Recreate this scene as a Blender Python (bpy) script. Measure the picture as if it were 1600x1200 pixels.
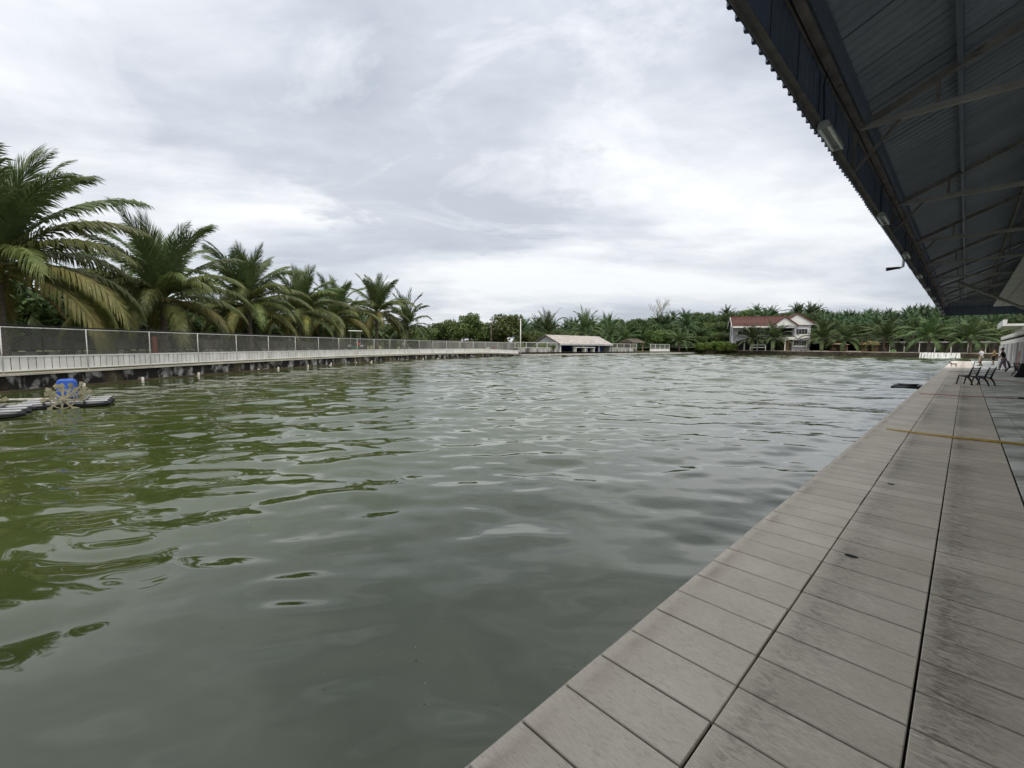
import bpy, bmesh, math, random
import numpy as np
from mathutils import Vector, Matrix
from mathutils.geometry import tessellate_polygon

for o in list(bpy.data.objects): bpy.data.objects.remove(o)
S = bpy.context.scene
COL = S.collection
R = math.radians
rnd = random.Random(7)

# ------------------------------------------------------------------ camera
PITCH, ROLL, YAW = 0.087991, 0.008208, 0.80222
cd = bpy.data.cameras.new('camera'); cam = bpy.data.objects.new('camera', cd); COL.objects.link(cam)
cd.sensor_width = 36; cd.lens = 15.372; cd.clip_start = 0.05; cd.clip_end = 5000
fw = Vector((0, math.cos(PITCH), -math.sin(PITCH))); rt = Vector((1, 0, 0)); up = rt.cross(fw)
r2 = rt * math.cos(ROLL) + up * math.sin(ROLL); u2 = -rt * math.sin(ROLL) + up * math.cos(ROLL)
cam.matrix_world = Matrix(((r2.x, u2.x, -fw.x, 0), (r2.y, u2.y, -fw.y, 0), (r2.z, u2.z, -fw.z, 1.64), (0, 0, 0, 1)))
S.camera = cam

# ------------------------------------------------------------------ sky, sun, exposure
SUN_EL, SUN_AZ = R(55), R(165)          # azimuth from +Y towards +X : veiled sun behind the camera, over the roof
w = bpy.data.worlds.new('World'); S.world = w; w.use_nodes = True
nt = w.node_tree; nt.nodes.clear()
def N(t, typ, **kw):
    n = t.nodes.new(typ)
    for k, v in kw.items():
        if k.startswith('_'): setattr(n, k[1:], v)
        else:
            key = k.replace('__', ' ')
            n.inputs[int(key[1:]) if key[0] == 'i' and key[1:].isdigit() else key].default_value = v
    return n
def L(t, a, b): t.links.new(a, b)
def math_n(t, op, a, b=None):
    m = t.nodes.new('ShaderNodeMath'); m.operation = op
    for i, v in enumerate((a, b)):
        if v is None: continue
        if isinstance(v, (int, float)): m.inputs[i].default_value = v
        else: t.links.new(v, m.inputs[i])
    return m.outputs[0]
def ramp_n(t, fac, stops, interp='LINEAR'):
    r = t.nodes.new('ShaderNodeValToRGB'); r.color_ramp.interpolation = interp
    e = r.color_ramp.elements
    while len(e) < len(stops): e.new(0.5)
    for k, (p, c) in enumerate(stops):
        e[k].position = p; e[k].color = (*c, 1) if len(c) == 3 else c
    t.links.new(fac, r.inputs[0]); return r.outputs[0]
def mix_c(t, fac, a, b, mode='MIX'):
    m = t.nodes.new('ShaderNodeMix'); m.data_type = 'RGBA'; m.blend_type = mode
    for s, v in ((m.inputs[0], fac), (m.inputs[6], a), (m.inputs[7], b)):
        if isinstance(v, (int, float)): s.default_value = v
        elif isinstance(v, tuple): s.default_value = (*v, 1) if len(v) == 3 else v
        else: t.links.new(v, s)
    return m.outputs[2]
sky = N(nt, 'ShaderNodeTexSky', _sky_type='NISHITA', _sun_disc=False, _sun_elevation=SUN_EL, _sun_rotation=SUN_AZ, _dust_density=2.0)
sk = mix_c(nt, 1.0, sky.outputs[0], (0.09, 0.09, 0.09), 'MULTIPLY')
tc = nt.nodes.new('ShaderNodeTexCoord'); sp = nt.nodes.new('ShaderNodeSeparateXYZ'); L(nt, tc.outputs['Generated'], sp.inputs[0])
zc = math_n(nt, 'ADD', math_n(nt, 'MAXIMUM', sp.outputs[2], 0.0), 0.16)
cx = nt.nodes.new('ShaderNodeCombineXYZ')
L(nt, math_n(nt, 'DIVIDE', sp.outputs[0], zc), cx.inputs[0]); L(nt, math_n(nt, 'DIVIDE', sp.outputs[1], zc), cx.inputs[1])
mpw = N(nt, 'ShaderNodeMapping'); mpw.inputs['Location'].default_value = (0.35, 1.9, 0.0); mpw.inputs['Rotation'].default_value = (0, 0, R(-28)); mpw.inputs['Scale'].default_value = (0.72, 1.15, 1)
L(nt, cx.outputs[0], mpw.inputs[0])
n1 = N(nt, 'ShaderNodeTexNoise', Scale=0.62, Detail=9.0, Roughness=0.52, Distortion=0.55); L(nt, mpw.outputs[0], n1.inputs['Vector'])
n2 = N(nt, 'ShaderNodeTexNoise', Scale=2.1, Detail=8.0, Roughness=0.6, Distortion=0.3); L(nt, mpw.outputs[0], n2.inputs['Vector'])
f1 = math_n(nt, 'ADD', math_n(nt, 'MULTIPLY', n1.outputs[0], 0.78), math_n(nt, 'MULTIPLY', n2.outputs[0], 0.22))
cl = ramp_n(nt, f1, [(0.36, (0.305, 0.335, 0.385)), (0.45, (0.425, 0.45, 0.495)), (0.52, (0.555, 0.572, 0.603)), (0.60, (0.73, 0.732, 0.738))])
# a lower, ragged grey cloud bank over the middle of the pond
pv = N(nt, 'ShaderNodeMapping'); pv.inputs['Location'].default_value = (0.28, -2.05, 0); L(nt, cx.outputs[0], pv.inputs[0])
ps_ = N(nt, 'ShaderNodeVectorMath', _operation='MULTIPLY'); ps_.inputs[1].default_value = (1.35, 1.5, 0); L(nt, pv.outputs[0], ps_.inputs[0])
pl = N(nt, 'ShaderNodeVectorMath', _operation='LENGTH'); L(nt, ps_.outputs[0], pl.inputs[0])
n3 = N(nt, 'ShaderNodeTexNoise', Scale=3.4, Detail=10.0, Roughness=0.62, Distortion=0.2); L(nt, cx.outputs[0], n3.inputs['Vector'])
pm_ = math_n(nt, 'ADD', math_n(nt, 'SUBTRACT', 0.92, pl.outputs['Value']), math_n(nt, 'MULTIPLY', math_n(nt, 'SUBTRACT', n3.outputs[0], 0.5), 2.2))
patch = ramp_n(nt, pm_, [(0.0, (0, 0, 0)), (0.35, (1, 1, 1))])
cl = mix_c(nt, math_n(nt, 'MULTIPLY', patch, 0.72), cl, (0.385, 0.41, 0.455))
streak = N(nt, 'ShaderNodeTexNoise', Scale=1.3, Detail=9.0, Roughness=0.6, Distortion=0.8); L(nt, mpw.outputs[0], streak.inputs['Vector'])
cl = mix_c(nt, math_n(nt, 'MULTIPLY', ramp_n(nt, streak.outputs[0], [(0.5, (0, 0, 0)), (0.68, (1, 1, 1))]), 0.55), cl, (0.74, 0.745, 0.755))
hz_f = ramp_n(nt, sp.outputs[2], [(0.0, (1, 1, 1)), (0.30, (0, 0, 0))])
cl = mix_c(nt, math_n(nt, 'MULTIPLY', hz_f, 0.45), cl, (0.48, 0.52, 0.565))
el_ = math_n(nt, 'ADD', math_n(nt, 'MULTIPLY', math_n(nt, 'MAXIMUM', sp.outputs[2], 0.0), 0.42), 0.86)   # overcast skies brighten towards the zenith
cl = mix_c(nt, 1.0, cl, el_, 'MULTIPLY')
colr = mix_c(nt, 0.93, sk, cl)
bg = nt.nodes.new('ShaderNodeBackground'); bg.inputs[1].default_value = 1.0; L(nt, colr, bg.inputs[0])
wo = nt.nodes.new('ShaderNodeOutputWorld'); L(nt, bg.outputs[0], wo.inputs[0])
sl = bpy.data.lights.new('sun', 'SUN'); sl.energy = 1.5; sl.angle = R(30); sl.color = (1, 0.96, 0.9)
sun = bpy.data.objects.new('sun', sl); COL.objects.link(sun)
sd = Vector((math.sin(SUN_AZ) * math.cos(SUN_EL), math.cos(SUN_AZ) * math.cos(SUN_EL), math.sin(SUN_EL)))
sun.rotation_euler = sd.to_track_quat('Z', 'Y').to_euler(); sun.location = (0, -20, 40)
S.render.engine = 'CYCLES'
S.view_settings.view_transform = 'Standard'; S.view_settings.look = 'None'; S.view_settings.gamma = 1; S.view_settings.exposure = 0.68
S.render.resolution_x = 1024; S.render.resolution_y = 768
S.cycles.max_bounces = 8; S.cycles.transparent_max_bounces = 8

# ------------------------------------------------------------------ materials
MATS = {}
def mat(name, c1, c2=None, scale=3.0, rough=0.8, bump=0.0, bscale=None, detail=5.0, lo=0.35, hi=0.65, stretch=(1, 1, 1), coord='world', metal=0.0, trans=0.0, objvar=0.0, spec=0.3, c3=None, scale3=1.0, lo3=0.55, hi3=0.7, rotz=0.0):
    m = bpy.data.materials.new(name); m.use_nodes = True; t = m.node_tree
    b = t.nodes['Principled BSDF']; b.inputs['Roughness'].default_value = rough; b.inputs['Metallic'].default_value = metal
    b.inputs['Specular IOR Level'].default_value = spec
    if coord == 'world': src = t.nodes.new('ShaderNodeNewGeometry').outputs['Position']
    else: src = t.nodes.new('ShaderNodeTexCoord').outputs['Object']
    mp = t.nodes.new('ShaderNodeMapping'); mp.vector_type = 'TEXTURE' if False else 'POINT'
    mp.inputs['Scale'].default_value = stretch; mp.inputs['Rotation'].default_value = (0, 0, rotz); L(t, src, mp.inputs[0])
    col = None
    if c2 is not None:
        n = N(t, 'ShaderNodeTexNoise', Scale=scale, Detail=detail, Roughness=0.6); L(t, mp.outputs[0], n.inputs['Vector'])
        col = ramp_n(t, n.outputs[0], [(lo, c1), (hi, c2)])
        if c3 is not None:
            n3 = N(t, 'ShaderNodeTexNoise', Scale=scale3, Detail=6.0, Roughness=0.65); L(t, mp.outputs[0], n3.inputs['Vector'])
            f3 = ramp_n(t, n3.outputs[0], [(lo3, (0, 0, 0)), (hi3, (1, 1, 1))])
            col = mix_c(t, f3, col, c3)
    if objvar > 0:
        oi = t.nodes.new('ShaderNodeObjectInfo')
        hs = t.nodes.new('ShaderNodeHueSaturation')
        L(t, math_n(t, 'ADD', math_n(t, 'MULTIPLY', oi.outputs['Random'], 2 * objvar), 1 - objvar), hs.inputs['Value'])
        L(t, math_n(t, 'ADD', math_n(t, 'MULTIPLY', oi.outputs['Random'], 0.04 * min(1, objvar * 3)), 0.5 - 0.02 * min(1, objvar * 3)), hs.inputs['Hue'])
        if col is not None: L(t, col, hs.inputs['Color'])
        else: hs.inputs['Color'].default_value = (*c1, 1)
        col = hs.outputs[0]
    if col is None: b.inputs['Base Color'].default_value = (*c1, 1)
    else: L(t, col, b.inputs['Base Color'])
    if bump > 0:
        nb = N(t, 'ShaderNodeTexNoise', Scale=bscale or scale * 4, Detail=6.0, Roughness=0.6); L(t, mp.outputs[0], nb.inputs['Vector'])
        bp = t.nodes.new('ShaderNodeBump'); bp.inputs['Strength'].default_value = 1.0; bp.inputs['Distance'].default_value = bump
        L(t, nb.outputs[0], bp.inputs['Height']); L(t, bp.outputs[0], b.inputs['Normal'])
    if trans > 0:
        tr = t.nodes.new('ShaderNodeBsdfTranslucent'); mx = t.nodes.new('ShaderNodeMixShader'); mx.inputs[0].default_value = trans
        if col is None: tr.inputs[0].default_value = (*c1, 1)
        else: L(t, col, tr.inputs[0])
        L(t, b.outputs[0], mx.inputs[1]); L(t, tr.outputs[0], mx.inputs[2])
        L(t, mx.outputs[0], t.nodes['Material Output'].inputs[0])
    MATS[name] = m; return m

mat('frond_young', (0.080, 0.118, 0.040), (0.145, 0.180, 0.068), 2.0, 0.45, trans=0.25, objvar=0.25, spec=0.4)
mat('frond_mid', (0.100, 0.130, 0.038), (0.190, 0.210, 0.070), 2.0, 0.45, trans=0.25, objvar=0.3, spec=0.4)
mat('frond_old', (0.14, 0.16, 0.045), (0.26, 0.235, 0.07), 1.2, 0.55, trans=0.2, objvar=0.3)
mat('frond_dead', (0.16, 0.10, 0.05), (0.28, 0.19, 0.09), 1.5, 0.8, objvar=0.2)
mat('far_palm', (0.045, 0.080, 0.026), (0.110, 0.145, 0.050), 0.35, 0.55, trans=0.15, objvar=0.35)
mat('oil_palm', (0.044, 0.086, 0.034), (0.100, 0.155, 0.066), 0.25, 0.55, trans=0.12, objvar=0.35)
mat('leaf_dark', (0.040, 0.070, 0.024), (0.092, 0.130, 0.042), 0.5, 0.6, trans=0.2, objvar=0.3)
mat('leaf_mid', (0.060, 0.100, 0.026), (0.140, 0.185, 0.054), 0.6, 0.6, trans=0.2, objvar=0.3)
mat('leaf_bright', (0.080, 0.13, 0.020), (0.15, 0.20, 0.040), 0.9, 0.6, trans=0.25, objvar=0.2)
mat('palm_trunk', (0.10, 0.075, 0.055), (0.24, 0.20, 0.16), 6.0, 0.95, 0.03, 14, stretch=(1, 1, 3))
mat('bark', (0.07, 0.055, 0.04), (0.16, 0.13, 0.10), 4.0, 0.95, 0.02)
mat('coconut', (0.10, 0.12, 0.03), (0.24, 0.19, 0.06), 4.0, 0.6)
mat('spathe', (0.28, 0.16, 0.06), (0.42, 0.27, 0.10), 4.0, 0.7)
mat('grass', (0.06, 0.08, 0.025), (0.17, 0.15, 0.07), 0.6, 0.95, 0.05, 8)
mat('hill_ground', (0.02, 0.035, 0.012), (0.04, 0.06, 0.02), 0.1, 0.95)
mat('bank_earth', (0.34, 0.29, 0.22), (0.52, 0.46, 0.37), 0.5, 0.95, 0.02)
mat('concrete', (0.36, 0.34, 0.31), (0.52, 0.50, 0.46), 1.2, 0.9, 0.004, 25)
mat('concrete_pale', (0.50, 0.49, 0.46), (0.66, 0.65, 0.62), 0.7, 0.9, 0.003, 25)
mat('cream_ledge', (0.42, 0.38, 0.31), (0.62, 0.57, 0.48), 1.4, 0.85, 0.003, 20)
mat('stained_wall', (0.016, 0.014, 0.012), (0.36, 0.35, 0.33), 1.7, 0.95, 0.012, 9, detail=14, lo=0.50, hi=0.62, stretch=(1, 1, 0.7), c3=(0.07, 0.055, 0.028), scale3=0.55, lo3=0.5, hi3=0.62)
mat('stained_low', (0.08, 0.075, 0.07), (0.45, 0.44, 0.42), 0.7, 0.95, 0.01, 6, detail=8, lo=0.40, hi=0.60, stretch=(1.6, 1.6, 0.4))
mat('algae', (0.05, 0.042, 0.02), (0.11, 0.085, 0.045), 1.5, 0.9, 0.01)
mat('white_paint', (0.70, 0.68, 0.63), (0.80, 0.79, 0.75), 1.5, 0.55)
mat('rail_grey', (0.46, 0.45, 0.41), (0.62, 0.60, 0.56), 3, 0.55, c3=(0.34, 0.25, 0.17), scale3=4, lo3=0.62, hi3=0.72)
mat('white_board', (0.62, 0.60, 0.54), (0.80, 0.78, 0.73), 1.1, 0.6, objvar=0.06, c3=(0.55, 0.48, 0.38), scale3=2.2, lo3=0.62, hi3=0.80)
mat('pipe_white', (0.38, 0.35, 0.28), (0.60, 0.57, 0.50), 6, 0.6)
mat('wire', (0.40, 0.39, 0.35), None, rough=0.6, metal=0.3)
mat('black_pipe', (0.012, 0.012, 0.016), None, rough=0.5)
mat('black_plastic', (0.010, 0.010, 0.013), None, rough=0.35, spec=0.5)
mat('zinc', (0.09, 0.088, 0.08), (0.22, 0.215, 0.20), 0.8, 0.7, c3=(0.20, 0.15, 0.10), scale3=0.7, stretch=(1.5, 1.5, 0.5))
mat('red_paint', (0.28, 0.06, 0.04), (0.20, 0.05, 0.04), 5, 0.7)
mat('roof_sheet', (0.23, 0.265, 0.315), (0.30, 0.335, 0.385), 0.8, 0.55, coord='world', objvar=0.10, spec=0.4)
mat('fascia_sheet', (0.12, 0.16, 0.225), (0.165, 0.205, 0.275), 0.9, 0.5, objvar=0.10, spec=0.4)
mat('steel', (0.17, 0.155, 0.14), (0.30, 0.275, 0.25), 3, 0.7, c3=(0.10, 0.07, 0.05), scale3=5, lo3=0.58, hi3=0.7)
mat('steel_pale', (0.34, 0.33, 0.30), (0.46, 0.44, 0.41), 3, 0.6)
mat('gutter', (0.14, 0.135, 0.13), (0.24, 0.23, 0.22), 4, 0.7)
mat('lamp_tube', (0.86, 0.88, 0.88), None, rough=0.25, spec=0.5)
mat('lamp_body', (0.36, 0.38, 0.39), None, rough=0.4)
mat('soffit', (0.50, 0.51, 0.49), (0.58, 0.59, 0.57), 0.6, 0.8)
mat('wall_grey', (0.42, 0.42, 0.42), (0.54, 0.54, 0.54), 0.7, 0.8)
mat('wall_lilac', (0.44, 0.425, 0.45), (0.52, 0.50, 0.53), 0.4, 0.85)
mat('roof_tile_red', (0.080, 0.036, 0.031), (0.130, 0.060, 0.050), 1.6, 0.85, objvar=0.12)
mat('trim_red', (0.15, 0.045, 0.035), None, rough=0.7)
mat('glass_dark', (0.012, 0.014, 0.018), None, rough=0.08, spec=0.6)
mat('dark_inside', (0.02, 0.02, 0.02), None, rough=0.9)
mat('blue_plastic', (0.035, 0.10, 0.42), (0.06, 0.15, 0.52), 3, 0.4)
mat('blue_board', (0.02, 0.05, 0.22), (0.035, 0.075, 0.28), 1, 0.6)
mat('float_plastic', (0.42, 0.43, 0.43), (0.56, 0.57, 0.57), 4, 0.45)
mat('paddle', (0.17, 0.155, 0.09), (0.36, 0.33, 0.22), 5, 0.7)
mat('shed_roof', (0.32, 0.29, 0.26), (0.48, 0.44, 0.40), 1.5, 0.9, c3=(0.30, 0.20, 0.15), scale3=1.2, lo3=0.56, hi3=0.72)
mat('shed_wall', (0.34, 0.34, 0.34), (0.48, 0.48, 0.48), 1.0, 0.85)
mat('thatch', (0.42, 0.27, 0.09), (0.60, 0.42, 0.17), 3, 0.9)
mat('wood', (0.30, 0.20, 0.11), (0.42, 0.29, 0.17), 4, 0.8)
mat('brick_red', (0.17, 0.09, 0.065), (0.24, 0.13, 0.09), 4, 0.9)
mat('lime', (0.35, 0.60, 0.22), None, rough=0.6)
mat('tarp_grey', (0.20, 0.22, 0.24), (0.28, 0.3, 0.32), 3, 0.6)
mat('foam', (0.52, 0.53, 0.48), (0.74, 0.75, 0.70), 2.5, 0.9)
mat('bamboo', (0.40, 0.26, 0.05), (0.58, 0.40, 0.10), 9, 0.5)
mat('orange_hose', (0.48, 0.18, 0.11), (0.56, 0.24, 0.16), 4, 0.45)
mat('skin', (0.34, 0.20, 0.13), None, rough=0.6)
mat('hair', (0.012, 0.010, 0.010), None, rough=0.6)
mat('cloth_white', (0.78, 0.77, 0.78), None, rough=0.9)
mat('cloth_black', (0.014, 0.014, 0.017), None, rough=0.9)
mat('cloth_tan', (0.45, 0.36, 0.26), None, rough=0.9)
mat('cloth_purple', (0.20, 0.16, 0.20), None, rough=0.9)
mat('cloth_yellow', (0.50, 0.37, 0.14), None, rough=0.9)
mat('fur_white', (0.72, 0.69, 0.68), (0.03, 0.028, 0.03), 6.5, 0.9, detail=1, lo=0.50, hi=0.53, coord='object')
mat('joint_dark', (0.018, 0.018, 0.018), (0.03, 0.028, 0.026), 4, 0.95)
mat('tractor_green', (0.03, 0.10, 0.05), None, rough=0.5)
mat('signal_red', (0.55, 0.05, 0.03), None, rough=0.5)

def water_material():
    m = bpy.data.materials.new('pond_water'); m.use_nodes = True; t = m.node_tree; b = t.nodes['Principled BSDF']
    b.inputs['IOR'].default_value = 1.66; b.inputs['Roughness'].default_value = 0.03; b.inputs['Specular IOR Level'].default_value = 0.5
    g = t.nodes.new('ShaderNodeNewGeometry').outputs['Position']
    n = N(t, 'ShaderNodeTexNoise', Scale=0.16, Detail=3.0); L(t, g, n.inputs['Vector'])
    L(t, ramp_n(t, n.outputs[0], [(0.3, (0.042, 0.058, 0.013)), (0.7, (0.058, 0.074, 0.022))]), b.inputs['Base Color'])
    # wind chop: weak in the sheltered near corner, stronger down the pond
    dp = N(t, 'ShaderNodeVectorMath', _operation='DOT_PRODUCT'); L(t, g, dp.inputs[0]); dp.inputs[1].default_value = (math.sin(YAW), math.cos(YAW), 0)
    lee = ramp_n(t, math_n(t, 'DIVIDE', dp.outputs['Value'], 60.0), [(0.0, (0.10, 0.10, 0.10)), (0.12, (0.16, 0.16, 0.16)), (0.35, (0.5, 0.5, 0.5)), (0.75, (1, 1, 1))])
    mp = t.nodes.new('ShaderNodeMapping'); mp.inputs['Rotation'].default_value = (0, 0, R(12)); mp.inputs['Scale'].default_value = (0.55, 1.25, 1); L(t, g, mp.inputs[0])
    na = N(t, 'ShaderNodeTexNoise', Scale=2.6, Detail=2.0, Roughness=0.55, Distortion=0.3); L(t, mp.outputs[0], na.inputs['Vector'])
    ba = t.nodes.new('ShaderNodeBump'); ba.inputs['Distance'].default_value = 0.034; L(t, na.outputs[0], ba.inputs['Height']); L(t, lee, ba.inputs['Strength'])
    L(t, ba.outputs[0], b.inputs['Normal'])
    MATS['pond_water'] = m
water_material()

TL = 0.30
T0 = 0.98045 - 0.3 * 8
def tile_material():
    m = bpy.data.materials.new('deck_tile'); m.use_nodes = True; t = m.node_tree; b = t.nodes['Principled BSDF']
    b.inputs['Roughness'].default_value = 0.62; b.inputs['Specular IOR Level'].default_value = 0.35
    g = t.nodes.new('ShaderNodeNewGeometry').outputs['Position']
    mp = t.nodes.new('ShaderNodeMapping'); mp.inputs['Rotation'].default_value = (0, 0, YAW); L(t, g, mp.inputs[0])   # deck frame: x inland, y along
    mp2 = t.nodes.new('ShaderNodeMapping'); mp2.inputs['Scale'].default_value = (4.5, 11, 1); mp2.inputs['Rotation'].default_value = (0, 0, R(11)); L(t, mp.outputs[0], mp2.inputs[0])
    nf = N(t, 'ShaderNodeTexNoise', Scale=2.4, Detail=9.0, Roughness=0.74, Distortion=1.4); L(t, mp2.outputs[0], nf.inputs['Vector'])
    nm = N(t, 'ShaderNodeTexNoise', Scale=1.9, Detail=6.0, Roughness=0.6); L(t, mp.outputs[0], nm.inputs['Vector'])
    nl = N(t, 'ShaderNodeTexNoise', Scale=0.45, Detail=3.0); L(t, mp.outputs[0], nl.inputs['Vector'])
    base = ramp_n(t, nm.outputs[0], [(0.3, (0.66, 0.59, 0.48)), (0.7, (0.81, 0.735, 0.615))])
    # brushed dirt, heaviest at the left end of every tile and away from the water
    oc = t.nodes.new('ShaderNodeTexCoord').outputs['Object']; so = t.nodes.new('ShaderNodeSeparateXYZ'); L(t, oc, so.inputs[0])
    sg = t.nodes.new('ShaderNodeSeparateXYZ'); L(t, mp.outputs[0], sg.inputs[0])
    endm = ramp_n(t, math_n(t, 'ADD', math_n(t, 'MULTIPLY', so.outputs[0], 1.6), 0.5), [(0.0, (0.55, 0.55, 0.55)), (0.16, (1, 1, 1)), (0.5, (0.55, 0.55, 0.55)), (1.0, (0.36, 0.36, 0.36))])
    inl = ramp_n(t, math_n(t, 'ADD', math_n(t, 'MULTIPLY', sg.outputs[0], 0.5), 0.62), [(0.0, (0.25, 0.25, 0.25)), (0.28, (0.35, 0.35, 0.35)), (0.34, (0.8, 0.8, 0.8)), (0.75, (1, 1, 1))])
    dirt = ramp_n(t, math_n(t, 'ADD', math_n(t, 'MULTIPLY', nf.outputs[0], 0.65), math_n(t, 'MULTIPLY', nl.outputs[0], 0.35)), [(0.39, (0, 0, 0)), (0.58, (1, 1, 1))])
    amt = math_n(t, 'MULTIPLY', math_n(t, 'MULTIPLY', dirt, endm), inl)
    col = mix_c(t, math_n(t, 'MULTIPLY', amt, 0.95), base, (0.105, 0.082, 0.062))
    mp3 = t.nodes.new('ShaderNodeMapping'); mp3.inputs['Scale'].default_value = (14, 60, 1); mp3.inputs['Rotation'].default_value = (0, 0, R(9)); L(t, mp.outputs[0], mp3.inputs[0])
    ng = N(t, 'ShaderNodeTexNoise', Scale=1.6, Detail=6.0, Roughness=0.7, Distortion=0.8); L(t, mp3.outputs[0], ng.inputs['Vector'])
    gr_ = math_n(t, 'ADD', math_n(t, 'MULTIPLY', nf.outputs[0], 0.5), math_n(t, 'MULTIPLY', ng.outputs[0], 0.5))
    grain = ramp_n(t, gr_, [(0.34, (0.60, 0.59, 0.57)), (0.50, (0.95, 0.95, 0.95)), (0.68, (1.10, 1.10, 1.10))])
    col = mix_c(t, 1.0, col, grain, 'MULTIPLY')
    jf = math_n(t, 'FRACT', math_n(t, 'DIVIDE', math_n(t, 'SUBTRACT', sg.outputs[1], T0), TL))
    jd = ramp_n(t, math_n(t, 'ABSOLUTE', math_n(t, 'SUBTRACT', jf, 0.5)), [(0.462, (0, 0, 0)), (0.482, (0.8, 0.8, 0.8)), (0.492, (1, 1, 1))])
    col = mix_c(t, math_n(t, 'MULTIPLY', jd, ramp_n(t, nm.outputs[0], [(0.3, (0.25, 0.25, 0.25)), (0.6, (0.7, 0.7, 0.7))])), col, (0.14, 0.115, 0.09))      # grime packed along the cross joints
    # rusty tide line a hand's width from the water's edge
    edge = ramp_n(t, math_n(t, 'ADD', math_n(t, 'MULTIPLY', sg.outputs[0], 1.0), 1.25), [(0.0, (0, 0, 0)), (0.035, (0.0, 0.0, 0.0)), (0.075, (1, 1, 1)), (0.17, (0.15, 0.15, 0.15)), (0.3, (0, 0, 0))])
    edge = math_n(t, 'MULTIPLY', edge, ramp_n(t, nm.outputs[0], [(0.42, (0, 0, 0)), (0.62, (1, 1, 1))]))
    col = mix_c(t, math_n(t, 'MULTIPLY', edge, 0.55), col, (0.23, 0.15, 0.095))
    oi = t.nodes.new('ShaderNodeObjectInfo'); hs = t.nodes.new('ShaderNodeHueSaturation'); L(t, col, hs.inputs['Color'])
    L(t, math_n(t, 'ADD', math_n(t, 'MULTIPLY', oi.outputs['Random'], 0.12), 0.94), hs.inputs['Value']); L(t, hs.outputs[0], b.inputs['Base Color'])
    bp = t.nodes.new('ShaderNodeBump'); bp.inputs['Distance'].default_value = 0.0025; L(t, nf.outputs[0], bp.inputs['Height']); L(t, bp.outputs[0], b.inputs['Normal'])
    MATS['deck_tile'] = m
tile_material()
mat('rough_tile', (0.24, 0.24, 0.21), (0.66, 0.66, 0.60), 1.1, 0.7, 0.003, 30, detail=8, lo=0.38, hi=0.6, stretch=(0.55, 2.0, 1), rotz=YAW, objvar=0.15)

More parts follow.
